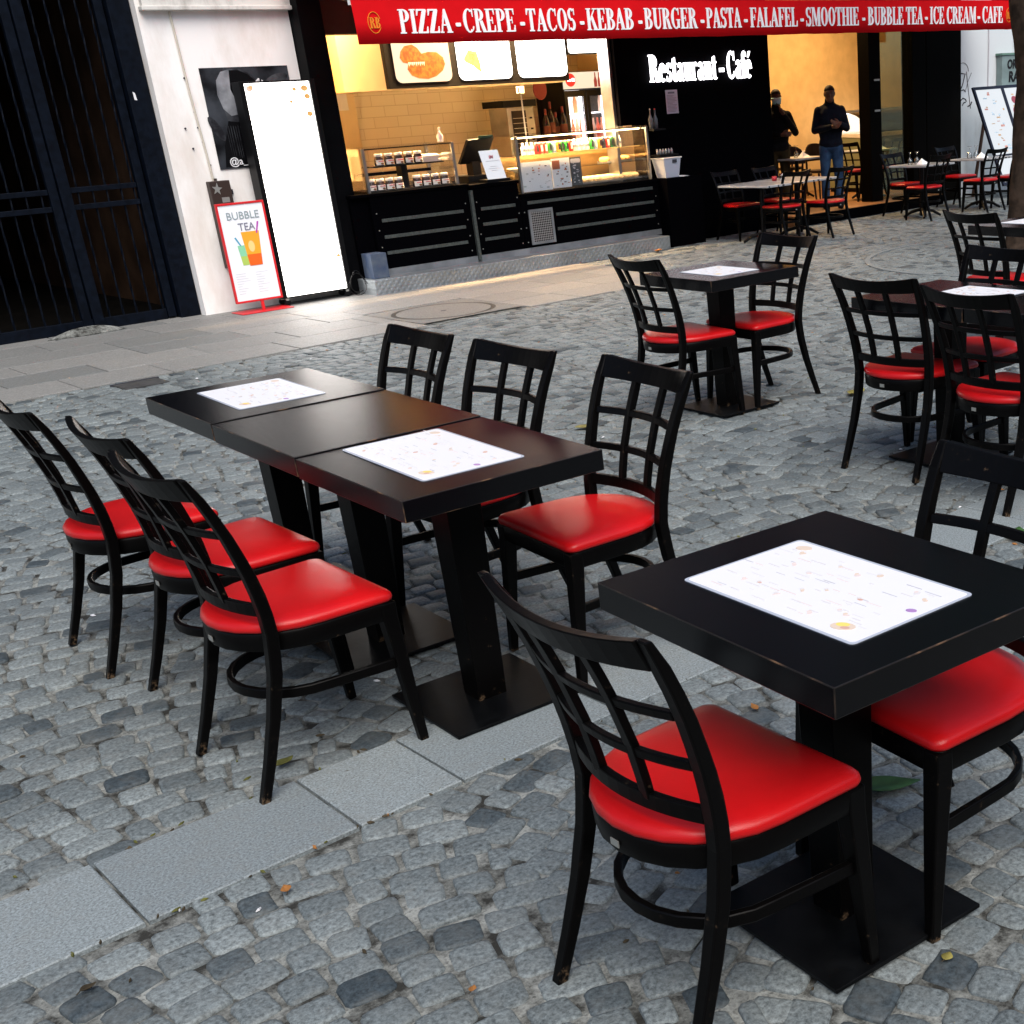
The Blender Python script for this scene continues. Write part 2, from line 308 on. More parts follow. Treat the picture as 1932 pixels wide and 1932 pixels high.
S_, T_, SF, SO = 0.20, 0.06, 0.055, 0.075
def _st(x, y0=0.0, y1=1.0, top=True, bot=True, w=S_):
    p = [('r', x, y0, x + w, y1)]
    if top: p.append(('r', x - SO, y1 - SF, x + w + SO, y1))
    if bot: p.append(('r', x - SO, y0, x + w + SO, y0 + SF))
    return p
def glyph(c):
    r = lambda *a: ('r',) + a
    p = lambda *a: ('p', list(a))
    a = lambda *q: ('a',) + q          # cx cy rx ry th tv a0 a1
    if c == 'I': return 0.40, _st(0.10)
    if c == 'P': return 0.66, _st(0.09) + [a(0.30, 0.735, 0.34, 0.265, S_, T_, -90, 90), r(0.2, 0.94, 0.31, 1.0), r(0.2, 0.47, 0.31, 0.53)]
    if c == 'R': return 0.76, _st(0.09) + [a(0.30, 0.745, 0.33, 0.255, S_, T_, -90, 90), r(0.2, 0.94, 0.31, 1.0), r(0.2, 0.49, 0.31, 0.55), p((0.33, 0.5), (0.55, 0.5), (0.76, 0.0), (0.53, 0.0)), r(0.52, 0.0, 0.80, SF)]
    if c == 'B': return 0.72, _st(0.09) + [a(0.30, 0.755, 0.31, 0.245, S_, T_, -90, 90), a(0.30, 0.27, 0.37, 0.27, S_, T_, -90, 90), r(0.2, 0.94, 0.31, 1.0), r(0.2, 0.50, 0.31, 0.55), r(0.2, 0.0, 0.31, 0.06)]
    if c in 'EF':
        q = _st(0.09) + [r(0.2, 0.94, 0.58, 1.0), p((0.52, 0.94), (0.62, 1.0), (0.62, 0.74), (0.585, 0.74)), r(0.2, 0.475, 0.46, 0.535), r(0.44, 0.36, 0.485, 0.65)]
        if c == 'E': q += [r(0.2, 0.0, 0.60, 0.06), p((0.54, 0.06), (0.605, 0.29), (0.65, 0.29), (0.64, 0.0))]
        return (0.70 if c == 'E' else 0.65), q
    if c == 'L': return 0.68, _st(0.09) + [r(0.2, 0.0, 0.60, 0.06), p((0.54, 0.06), (0.61, 0.31), (0.66, 0.31), (0.64, 0.0))]
    if c == 'T': return 0.72, _st(0.26, top=False) + [r(0.05, 0.93, 0.67, 1.0), p((0.03, 0.72), (0.075, 0.72), (0.16, 0.94), (0.03, 1.0)), p((0.69, 0.72), (0.645, 0.72), (0.56, 0.94), (0.69, 1.0))]
    if c == 'Z': return 0.70, [r(0.06, 0.93, 0.64, 1.0), p((0.42, 0.95), (0.66, 0.95), (0.28, 0.04), (0.04, 0.04)), r(0.04, 0.0, 0.62, 0.07), p((0.04, 0.73), (0.085, 0.73), (0.17, 0.95), (0.06, 1.0)), p((0.55, 0.05), (0.62, 0.28), (0.665, 0.28), (0.65, 0.0))]
    if c == 'A': return 0.76, [p((0.33, 1.0), (0.43, 1.0), (0.72, 0.03), (0.49, 0.03), (0.30, 0.72)), p((0.33, 1.0), (0.38, 0.86), (0.13, 0.03), (0.06, 0.03)), r(0.0, 0.0, 0.22, SF), r(0.42, 0.0, 0.77, SF), r(0.18, 0.30, 0.52, 0.36)]
    if c == 'K': return 0.82, _st(0.09) + [p((0.28, 0.40), (0.28, 0.48), (0.62, 0.97), (0.70, 0.97)), p((0.34, 0.56), (0.46, 0.72), (0.80, 0.03), (0.55, 0.03)), r(0.50, 0.0, 0.85, SF), r(0.50, 0.945, 0.80, 1.0)]
    if c == 'H': return 0.82, _st(0.09) + _st(0.54) + [r(0.2, 0.47, 0.6, 0.535)]
    if c == 'M': return 0.98, [r(0.10, 0.0, 0.16, 1.0), r(0.02, 0.0, 0.26, SF), r(0.02, 0.945, 0.16, 1.0), p((0.08, 1.0), (0.32, 1.0), (0.54, 0.26), (0.46, 0.0)), p((0.72, 1.0), (0.46, 0.0), (0.54, 0.05), (0.78, 1.0))] + _st(0.70, top=False) + [r(0.70, 0.945, 0.96, 1.0)]
    if c == 'U': return 0.78, _st(0.10, 0.28, 1.0, True, False) + [r(0.60, 0.28, 0.66, 1.0), r(0.51, 0.945, 0.76, 1.0), a(0.38, 0.29, 0.28, 0.30, 0.20, 0.09, 180, 300), a(0.38, 0.29, 0.28, 0.30, 0.07, 0.09, 290, 362)]
    if c == 'O': return 0.80, [a(0.40, 0.5, 0.36, 0.515, S_, T_, 0, 360)]
    if c == 'C': return 0.76, [a(0.41, 0.5, 0.37, 0.515, S_, T_, 52, 308), p((0.60, 0.90), (0.66, 1.0), (0.70, 1.0), (0.70, 0.66), (0.66, 0.66)), p((0.60, 0.12), (0.66, 0.27), (0.715, 0.24), (0.66, 0.10))]
    if c == 'G': return 0.82, [a(0.41, 0.5, 0.37, 0.515, S_, T_, 52, 300), p((0.60, 0.90), (0.66, 1.0), (0.70, 1.0), (0.70, 0.66), (0.66, 0.66)), r(0.55, 0.04, 0.73, 0.43), r(0.46, 0.40, 0.80, 0.455)]
    if c == 'S': return 0.60, [a(0.29, 0.735, 0.25, 0.275, 0.17, 0.085, 40, 262), a(0.30, 0.265, 0.26, 0.275, 0.17, 0.085, -142, 82), r(0.20, 0.445, 0.38, 0.56), p((0.47, 0.85), (0.485, 1.0), (0.525, 1.0), (0.525, 0.70), (0.49, 0.70)), p((0.10, 0.16), (0.085, 0.0), (0.045, 0.0), (0.045, 0.31), (0.085, 0.31))]
    if c == 'e' or c == 'é':
        q = [a(0.29, 0.335, 0.265, 0.35, 0.17, 0.065, 0, 312), r(0.12, 0.335, 0.555, 0.39)]
        if c == 'é': q.append(p((0.22, 0.76), (0.30, 0.76), (0.47, 0.98), (0.33, 0.98)))
        return 0.58, q
    if c == 's': return 0.46, [a(0.22, 0.495, 0.19, 0.19, 0.13, 0.065, 40, 262), a(0.23, 0.175, 0.20, 0.19, 0.13, 0.065, -142, 82), r(0.14, 0.29, 0.30, 0.38), r(0.37, 0.48, 0.41, 0.67), r(0.035, 0.0, 0.075, 0.2)]
    if c == 't': return 0.40, [r(0.11, 0.08, 0.29, 0.84), r(0.02, 0.61, 0.39, 0.67), a(0.27, 0.11, 0.16, 0.13, 0.12, 0.06, 180, 330), p((0.02, 0.65), (0.24, 0.88), (0.29, 0.88), (0.29, 0.65))]
    if c == 'a': return 0.56, [r(0.30, 0.06, 0.47, 0.5), a(0.28, 0.47, 0.19, 0.21, 0.17, 0.06, 0, 165), a(0.23, 0.19, 0.19, 0.205, 0.15, 0.06, 60, 330), a(0.49, 0.06, 0.10, 0.075, 0.08, 0.05, 180, 340)]
    if c == 'u': return 0.62, [r(0.09, 0.15, 0.27, 0.67), r(0.01, 0.61, 0.27, 0.67), r(0.36, 0.0, 0.54, 0.67), r(0.29, 0.61, 0.54, 0.67), r(0.36, 0.0, 0.62, 0.055), a(0.25, 0.16, 0.16, 0.175, 0.15, 0.075, 180, 320)]
    if c == 'r': return 0.50, [r(0.09, 0.0, 0.27, 0.67), r(0.01, 0.0, 0.36, 0.055), r(0.01, 0.61, 0.27, 0.67), a(0.38, 0.53, 0.14, 0.15, 0.14, 0.10, 0, 150)]
    if c == 'n': return 0.66, [r(0.09, 0.0, 0.27, 0.67), r(0.01, 0.0, 0.33, 0.055), r(0.01, 0.61, 0.27, 0.67), r(0.40, 0.0, 0.58, 0.48), r(0.34, 0.0, 0.65, 0.055), a(0.41, 0.47, 0.17, 0.21, 0.17, 0.075, 0, 150)]
    if c == 'f': return 0.42, [r(0.11, 0.0, 0.29, 0.78), r(0.02, 0.0, 0.38, 0.055), r(0.02, 0.61, 0.40, 0.67), a(0.31, 0.80, 0.20, 0.20, 0.17, 0.075, 40, 180), r(0.36, 0.80, 0.48, 0.94)]
    if c == '-': return 0.45, [r(0.10, 0.27, 0.35, 0.43)]
    return 0.28, []
def serif(mb, txt, x0, x1, y, z, h, depth=0.004, fat=0.0):
    """bold serif capitals drawn from stems, bowls and slabs, laid on a plane facing -Y"""
    gl = [glyph(c) for c in txt]; tot = sum(w for w, _ in gl); sx = (x1 - x0) / tot; cx = x0; k = 0
    for w, pr in gl:
        for q in pr:
            yy = y - depth - 0.00025 * (k % 9); k += 1
            if q[0] == 'r': poly = [(q[1], q[2]), (q[3], q[2]), (q[3], q[4]), (q[1], q[4])]
            elif q[0] == 'p': poly = q[1]
            else: poly = None
            if poly:
                if fat:
                    mx = sum(p[0] for p in poly) / len(poly); mz = sum(p[1] for p in poly) / len(poly)
                    poly = [(p[0] + math.copysign(fat, p[0] - mx), p[1] + math.copysign(fat * 0.6, p[1] - mz)) for p in poly]
                mb.prism([(cx + p[0] * sx, z + p[1] * h) for p in poly], yy, y + 0.003)
            else:
                _, ax, ay, rx, ry, th, tv, a0, a1 = q; n = 14; rx += fat; ry += fat * 0.6; th += 2 * fat; tv += 1.2 * fat
                o = []; i = []
                for j in range(n + 1):
                    t = R(a0 + (a1 - a0) * j / n)
                    o.append((cx + (ax + rx * math.cos(t)) * sx, z + (ay + ry * math.sin(t)) * h)); i.append((cx + (ax + max(0.005, rx - th) * math.cos(t)) * sx, z + (ay + max(0.005, ry - tv) * math.sin(t)) * h))
                for j in range(n): mb.prism([o[j], o[j + 1], i[j + 1], i[j]], yy, y + 0.003)
        cx += w * sx
    return mb
def ell(cx, cz, rx, rz, n=20, rot=0, a0=0, a1=360):
    out = []
    for k in range(n):
        t = R(a0 + (a1 - a0) * k / (n if a1 - a0 >= 360 else n - 1)); u, w = rx * math.cos(t), rz * math.sin(t)
        out.append((cx + u * math.cos(rot) - w * math.sin(rot), cz + u * math.sin(rot) + w * math.cos(rot)))
    return out
def rrect(x0, x1, z0, z1, r, n=5):
    out = []
    for cx, cz, a in ((x1 - r, z1 - r, 0), (x0 + r, z1 - r, 90), (x0 + r, z0 + r, 180), (x1 - r, z0 + r, 270)):
        for k in range(n): t = R(a + 90 * k / (n - 1)); out.append((cx + r * math.cos(t), cz + r * math.sin(t)))
    return out

# ================================================================ GROUND
def ground_mat(name, c1, c2, c3, bump):
    m = mat(name, c1, 0.9, 0.15); N, L, b = nodes(m); tc = N.new('ShaderNodeTexCoord')
    n1 = N.new('ShaderNodeTexNoise'); n1.inputs['Scale'].default_value = 9.0; n1.inputs['Detail'].default_value = 8; n1.inputs['Roughness'].default_value = 0.7
    n2 = N.new('ShaderNodeTexNoise'); n2.inputs['Scale'].default_value = 120.0; n2.inputs['Detail'].default_value = 3
    rp = N.new('ShaderNodeValToRGB'); e = rp.color_ramp.elements; e[0].position = 0.40; e[0].color = (*c1, 1); e[1].position = 0.62; e[1].color = (*c2, 1)
    mx = N.new('ShaderNodeMix'); mx.data_type = 'RGBA'; mx.inputs[7].default_value = (*c3, 1)
    r2 = N.new('ShaderNodeValToRGB'); r2.color_ramp.elements[0].position = 0.52; r2.color_ramp.elements[1].position = 0.72
    ml = N.new('ShaderNodeMath'); ml.operation = 'MULTIPLY'; ml.inputs[1].default_value = 0.6
    for n in (n1, n2): L.new(tc.outputs['Object'], n.inputs['Vector'])
    L.new(n1.outputs['Fac'], rp.inputs[0]); L.new(n2.outputs['Fac'], r2.inputs[0]); L.new(r2.outputs[0], ml.inputs[0]); L.new(ml.outputs[0], mx.inputs[0]); L.new(rp.outputs[0], mx.inputs[6]); L.new(mx.outputs[2], b.inputs['Base Color'])
    bp = N.new('ShaderNodeBump'); bp.inputs['Strength'].default_value = bump; bp.inputs['Distance'].default_value = 0.004; L.new(n2.outputs['Fac'], bp.inputs['Height']); L.new(bp.outputs[0], b.inputs['Normal'])
    return m
K['mortar'] = ground_mat('mortar', (0.028, 0.028, 0.025), (0.27, 0.28, 0.262), (0.03, 0.028, 0.026), 0.8)
def stone_mat(name, dark, light, speck, sc=90):
    """stone tone from the 'tone' attribute, granite specks, patches of grey dust and soil"""
    m = mat(name, light, 0.60, 0.32); N, L, b = nodes(m); tc = N.new('ShaderNodeTexCoord'); at = N.new('ShaderNodeAttribute'); at.attribute_name = 'tone'
    rp = N.new('ShaderNodeValToRGB'); e = rp.color_ramp.elements; e[0].color = (*dark, 1); e[1].color = (*light, 1)
    mid = e.new(0.35); mid.color = (*[d * 0.45 + l * 0.55 for d, l in zip(dark, light)], 1)
    L.new(at.outputs['Fac'], rp.inputs[0])
    n2 = N.new('ShaderNodeTexNoise'); n2.inputs['Scale'].default_value = sc; n2.inputs['Detail'].default_value = 5; n2.inputs['Roughness'].default_value = 0.75
    n3 = N.new('ShaderNodeTexNoise'); n3.inputs['Scale'].default_value = 2.3; n3.inputs['Detail'].default_value = 7; n3.inputs['Roughness'].default_value = 0.7
    n4 = N.new('ShaderNodeTexNoise'); n4.inputs['Scale'].default_value = sc * 0.22; n4.inputs['Detail'].default_value = 4
    for n in (n2, n3, n4): L.new(tc.outputs['Object'], n.inputs['Vector'])
    r2 = N.new('ShaderNodeMapRange'); r2.inputs[1].default_value = 0.32; r2.inputs[2].default_value = 0.68; r2.inputs[3].default_value = 0.30; r2.inputs[4].default_value = 1.75
    L.new(n2.outputs['Fac'], r2.inputs[0]); mu = N.new('ShaderNodeMix'); mu.data_type = 'RGBA'; mu.blend_type = 'MULTIPLY'; mu.inputs[0].default_value = speck
    cb = N.new('ShaderNodeCombineColor'); [L.new(r2.outputs[0], cb.inputs[i]) for i in range(3)]
    L.new(rp.outputs[0], mu.inputs[6]); L.new(cb.outputs[0], mu.inputs[7])
    dm = N.new('ShaderNodeMix'); dm.data_type = 'RGBA'; dm.inputs[7].default_value = (0.17, 0.17, 0.155, 1)
    r3 = N.new('ShaderNodeMapRange'); r3.inputs[1].default_value = 0.46; r3.inputs[2].default_value = 0.72; r3.inputs[4].default_value = 0.4
    ad = N.new('ShaderNodeMath'); ad.operation = 'ADD'; hf = N.new('ShaderNodeMath'); hf.operation = 'MULTIPLY'; hf.inputs[1].default_value = 0.5
    L.new(n3.outputs['Fac'], ad.inputs[0]); L.new(n4.outputs['Fac'], ad.inputs[1]); L.new(ad.outputs[0], hf.inputs[0]); L.new(hf.outputs[0], r3.inputs[0]); L.new(r3.outputs[0], dm.inputs[0])
    L.new(mu.outputs[2], dm.inputs[6]); L.new(dm.outputs[2], b.inputs['Base Color'])
    bp = N.new('ShaderNodeBump'); bp.inputs['Strength'].default_value = 0.35; bp.inputs['Distance'].default_value = 0.004; L.new(n4.outputs['Fac'], bp.inputs['Height'])
    b2 = N.new('ShaderNodeBump'); b2.inputs['Strength'].default_value = 0.5; b2.inputs['Distance'].default_value = 0.0015; L.new(n2.outputs['Fac'], b2.inputs['Height']); L.new(bp.outputs[0], b2.inputs['Normal']); L.new(b2.outputs[0], b.inputs['Normal'])
    return m
K['cobble'] = stone_mat('cobble', (0.036, 0.048, 0.056), (0.170, 0.194, 0.197), 0.9)
K['slab'] = stone_mat('slab', (0.155, 0.180, 0.190), (0.215, 0.245, 0.252), 0.85, 150)
K['pave'] = stone_mat('pave', (0.145, 0.150, 0.147), (0.215, 0.212, 0.202), 0.6, 80)

g = MB(); g.face([(-60, -40, -0.0066), (120, -40, -0.0066), (120, 60, -0.0066), (-60, 60, -0.0066)])
struct(g.build('ground', K['mortar']))

camX = np.array(CAM_R)
def seen(x, y, z=0.0, m=0.55):
    p = camX @ np.array([x, y, z - 1.61965])
    if p[2] < 0.3: return False
    u = (1464.03 + 2395.8 * p[0] / p[2]) / 1932; w = (1206.55 + 2395.8 * p[1] / p[2]) / 1932
    return -m < u < 1 + m and -m < w < 1 + m
STRIP_Y = (2.715, 3.085)
PAVE_Y = 9.72; PAVE_X = 8.6
PIT = (10.95, 7.6, 1.62)
rng = np.random.default_rng(11)
def add_tone(me, tones, per):
    at = me.attributes.new('tone', 'FLOAT', 'POINT'); at.data.foreach_set('value', np.repeat(np.asarray(tones, 'f'), per))
def stones_mesh(cells, name, m, depth=0.014, lift=0.0035, inset=0.006):
    """cells: (cx, cy, half w, half h, angle, tone): rounded, slightly domed setts as one sheet"""
    c = np.array(cells); n = len(c); K8 = 12
    th = np.arange(K8) / K8 * 2 * np.pi + np.pi / K8
    cs, sn = np.cos(th), np.sin(th); e = 0.36
    px = np.sign(cs) * np.abs(cs) ** e; py = np.sign(sn) * np.abs(sn) ** e
    jit = 1 + rng.normal(0, 0.065, (n, K8)); jit = jit * 0.6 + np.roll(jit, 1, 1) * 0.4
    ca, sa = np.cos(c[:, 4])[:, None], np.sin(c[:, 4])[:, None]
    tilt = rng.normal(0, 0.02, (n, 2)); dz = rng.normal(-0.0006, 0.0016, n)
    rings = []
    for ins, z, k in ((0.0, -depth, 1), (0.0006, -0.0064, 1), (inset * 0.55, -0.0006, 1), (inset * 1.8, lift * 0.35, 1)):
        lx = px * (c[:, 2][:, None] - ins) * jit; ly = py * (c[:, 3][:, None] - ins) * jit
        zz = z + dz[:, None] + tilt[:, :1] * lx + tilt[:, 1:] * ly
        rings.append(np.stack([c[:, 0][:, None] + ca * lx - sa * ly, c[:, 1][:, None] + sa * lx + ca * ly, np.minimum(zz, 0.0048)], 2))
    cen = np.stack([c[:, 0], c[:, 1], np.minimum(dz + lift * 0.6, 0.0048)], 1)[:, None, :]
    V = np.concatenate(rings + [cen], 1); per = V.shape[1]
    f4 = []
    for k in range(3):
        for i in range(K8): j = (i + 1) % K8; f4.append((k * K8 + i, k * K8 + j, (k + 1) * K8 + j, (k + 1) * K8 + i))
    f3 = [(3 * K8 + i, 3 * K8 + (i + 1) % K8, 4 * K8) for i in range(K8)]
    base = (np.arange(n) * per)[:, None, None]
    F4 = (np.array(f4)[None] + base).reshape(-1, 4); F3 = (np.array(f3)[None] + base).reshape(-1, 3)
    me = bpy.data.meshes.new(name); nv = n * per
    me.vertices.add(nv); me.vertices.foreach_set('co', V.reshape(-1).astype('f'))
    li = np.concatenate([F4.ravel(), F3.ravel()]).astype('i'); me.loops.add(len(li)); me.loops.foreach_set('vertex_index', li)
    tot = np.concatenate([np.full(len(F4), 4), np.full(len(F3), 3)]).astype('i'); st = np.concatenate([[0], np.cumsum(tot)[:-1]]).astype('i')
    me.polygons.add(len(tot)); me.polygons.foreach_set('loop_start', st); me.polygons.foreach_set('loop_total', tot)
    me.polygons.foreach_set('use_smooth', np.ones(len(tot), bool)); me.update(calc_edges=True); me.validate()
    add_tone(me, c[:, 5], per); me.materials.append(m)
    o = bpy.data.objects.new(name, me); COL.objects.link(o); return o
cells = []
W_, A_ = 1.30, 0.17
ROW = 0.098
for col in range(-2, 15):
    for row in range(-6, 122):
        yb = 0.6 + row * ROW; x = col * W_ + rng.uniform(-0.03, 0.01); xe = (col + 1) * W_
        while x < xe - 0.03:
            w = float(np.clip(rng.normal(0.102, 0.017), 0.07, 0.15))
            if x + w > xe - 0.05: w = max(0.05, xe - x)
            xc = x + w / 2; t = (xc - col * W_) / W_; y = yb + A_ * (1 - (2 * t - 1) ** 2) + rng.normal(0, 0.006)
            y += 0.05 * math.sin(xc * 1.7 + yb * 0.9)
            x += w
            if STRIP_Y[0] - 0.004 < y < STRIP_Y[1] + 0.004 or (y > PAVE_Y - 0.02 and xc < PAVE_X) or y > 12.2: continue
            if not seen(xc, y): continue
            ang = math.atan2(-A_ * 4 * (2 * t - 1) / W_, 1) + rng.normal(0, 0.05)
            hh = ROW / 2 * math.cos(ang * 0.6)
            tone = float(np.clip(rng.normal(0.58, 0.24), 0, 1))
            if rng.random() < 0.06: tone = rng.uniform(0, 0.15)
            cells.append((xc, y, w / 2 - rng.uniform(0.0, 0.0065), hh - rng.uniform(0.0, 0.006), ang, tone))
struct(stones_mesh(cells, 'cobblestone_paving', K['cobble']))
# smooth slab strip across the square
def slab_sheet(name, rects, m, z1, bev=0.004):
    mb = MB(); tones = []
    for x0, x1, y0, y1 in rects:
        j = rng.uniform(-0.0012, 0.0012)
        mb.add([(x0, y0, -0.012), (x1, y0, -0.012), (x1, y1, -0.012), (x0, y1, -0.012), (x0, y0, z1 - 0.003 + j), (x1, y0, z1 - 0.003 + j), (x1, y1, z1 - 0.003 + j), (x0, y1, z1 - 0.003 + j),
                (x0 + bev, y0 + bev, z1 + j), (x1 - bev, y0 + bev, z1 + j), (x1 - bev, y1 - bev, z1 + j), (x0 + bev, y1 - bev, z1 + j)],
               [(0, 1, 5, 4), (1, 2, 6, 5), (2, 3, 7, 6), (3, 0, 4, 7), (4, 5, 9, 8), (5, 6, 10, 9), (6, 7, 11, 10), (7, 4, 8, 11), (8, 9, 10, 11)])
        tones.append(float(np.clip(rng.normal(0.55, 0.25), 0, 1)))
    me = mb.mesh(name, m); add_tone(me, tones, 12)
    o = bpy.data.objects.new(name, me); COL.objects.link(o); return struct(o)
rc = []; xs = [-2.0, -1.42, -0.85, -0.33, 0.075, 0.592, 1.112, 1.408, 1.93, 2.42, 2.95, 3.5, 4.02, 4.6, 5.2, 5.8, 6.5]
for a, b_ in zip(xs, xs[1:]): rc.append((a + 0.004, b_ - 0.004, STRIP_Y[0] + 0.006, STRIP_Y[1] - 0.006))
slab_sheet('paving_strip', rc, K['slab'], 0.0062)
# pavement of larger flags along the shop fronts
MH = (5.44, 6.46, 9.78, 10.86)
rc = []; y = PAVE_Y; k = 0
while y < 12.75:
    d = [0.52, 0.50, 0.48, 0.52, 0.55, 0.60][k % 6]; x = -3.0 + 0.37 * (k % 3); k += 1
    while x < PAVE_X - 0.1:
        w = min(rng.uniform(0.62, 0.98), PAVE_X - x); q = (x, x + w, y, min(y + d, 12.9)); x += w
        if q[0] < MH[1] and q[1] > MH[0] and q[2] < MH[3] and q[3] > MH[2]:
            if q[0] < MH[0] - 0.1: rc.append((q[0] + 0.003, MH[0] - 0.006, q[2] + 0.003, q[3] - 0.003))
            if q[1] > MH[1] + 0.1: rc.append((MH[1] + 0.006, q[1] - 0.003, q[2] + 0.003, q[3] - 0.003))
            if q[3] > MH[3] + 0.05: rc.append((max(q[0], MH[0]) + 0.003, min(q[1], MH[1]) - 0.003, MH[3] + 0.005, q[3] - 0.003))
            continue
        rc.append((q[0] + 0.0045, q[1] - 0.0045, q[2] + 0.0045, q[3] - 0.0045))
    y += d
slab_sheet('pavement', rc, K['pave'], 0.006)
# manhole set in the pavement
mh = thing('manhole_cover', 'round paved manhole cover in a square frame before the counter', 'manhole cover', (5.95, 10.32, 0))
def disc(mb, cx, cy, r0, r1, z0, z1, n=40):
    for k in range(n):
        a, b_ = 2 * math.pi * k / n, 2 * math.pi * (k + 1) / n
        p = lambda r, t, z: (cx + r * math.cos(t), cy + r * math.sin(t), z)
        mb.hexa([p(r0, a, z0), p(r1, a, z0), p(r1, b_, z0), p(r0, b_, z0)], [p(r0, a, z1), p(r1, a, z1), p(r1, b_, z1), p(r0, b_, z1)])
m_ = MB(); m_.lathe([(0.415, -0.01), (0.415, 0.005)], n=48); m_.build('lid', K['pave'], mh)
m_ = MB(); disc(m_, 0, 0, 0.42, 0.455, -0.01, 0.0045); m_.build('ring', mat('iron_ring', (0.035, 0.033, 0.03), 0.6, 0.3, metal=0.4), mh)
m_ = MB(); m_.lathe([(0.028, 0), (0.028, 0.0056)], n=10); m_.build('lifting_hole', K['ink'], mh)
m_ = MB(); N_ = 48
for k in range(N_):
    def sq(t):
        c_, s_ = math.cos(t), math.sin(t); q_ = 0.50 / max(abs(c_), abs(s_)); return (q_ * c_, q_ * s_)
    t0, t1 = 2 * math.pi * k / N_, 2 * math.pi * (k + 1) / N_
    m_.face([(0.458 * math.cos(t0), 0.458 * math.sin(t0), 0.0052), (*sq(t0), 0.0052), (*sq(t1), 0.0052), (0.458 * math.cos(t1), 0.458 * math.sin(t1), 0.0052)])
m_.build('surround', K['pave'], mh)
dr = thing('drain_cover', 'small dark sunken inspection cover at the pavement edge, left of the joined tables', 'drain cover', (3.02, 9.47, 0))
MB().box(-0.15, 0.15, -0.12, 0.12, -0.005, 0.008).build('plate', mat('drain_iron', (0.055, 0.055, 0.055), 0.7, 0.3, var=0.4, vscale=20), dr, bevel=0.003)
MB().box(-0.165, 0.165, 0.12, 0.14, -0.005, 0.011).build('rim', K['ink'], dr)
# tree pit
struct_m = MB(); disc(struct_m, PIT[0], PIT[1], PIT[2] - 0.05, PIT[2], -0.02, 0.008, 60); struct(struct_m.build('tree_pit_kerb', K['slab']))

# ================================================================ CHAIRS AND TABLES
def lerp(a, b, t): return a + (b - a) * t
def interp(z, pts):
    for (z0, v0), (z1, v1) in zip(pts, pts[1:]):
        if z <= z1: return lerp(v0, v1, (z - z0) / (z1 - z0))
    return pts[-1][1]
STX = [(0, 0.211), (0.22, 0.204), (0.43, 0.200), (0.62, 0.212), (0.88, 0.233)]
def smooth_y(z):     # side profile of the bent rear post, forward at the seat
    P = [(0, 0.0), (0.11, 0.040), (0.22, 0.076), (0.33, 0.104), (0.43, 0.118), (0.52, 0.112), (0.62, 0.090), (0.72, 0.058), (0.80, 0.026), (0.88, -0.014)]
    return interp(z, P)
BOW = 0.045
def back_pt(t, z): return (t * interp(z, STX), smooth_y(z) - BOW * (1 - t * t), z)
def seat_outline(sc, n=12):
    pts = []; cy = 0.25
    for k in range(n + 1):                       # rear arc, left to right through the back
        t = math.pi + math.pi * k / n; pts.append((0.222 * math.cos(t), cy + 0.215 * math.sin(t)))
    for k in range(6): t = R(-5 + 95 * k / 5); pts.append((0.228 - 0.028 + 0.028 * math.cos(t), 0.455 - 0.028 + 0.028 * math.sin(t)))
    for k in range(6): t = R(90 + 95 * k / 5); pts.append((-0.228 + 0.028 + 0.028 * math.cos(t), 0.455 - 0.028 + 0.028 * math.sin(t)))
    return [(x * sc, 0.25 + (y - 0.25) * sc) for x, y in pts]
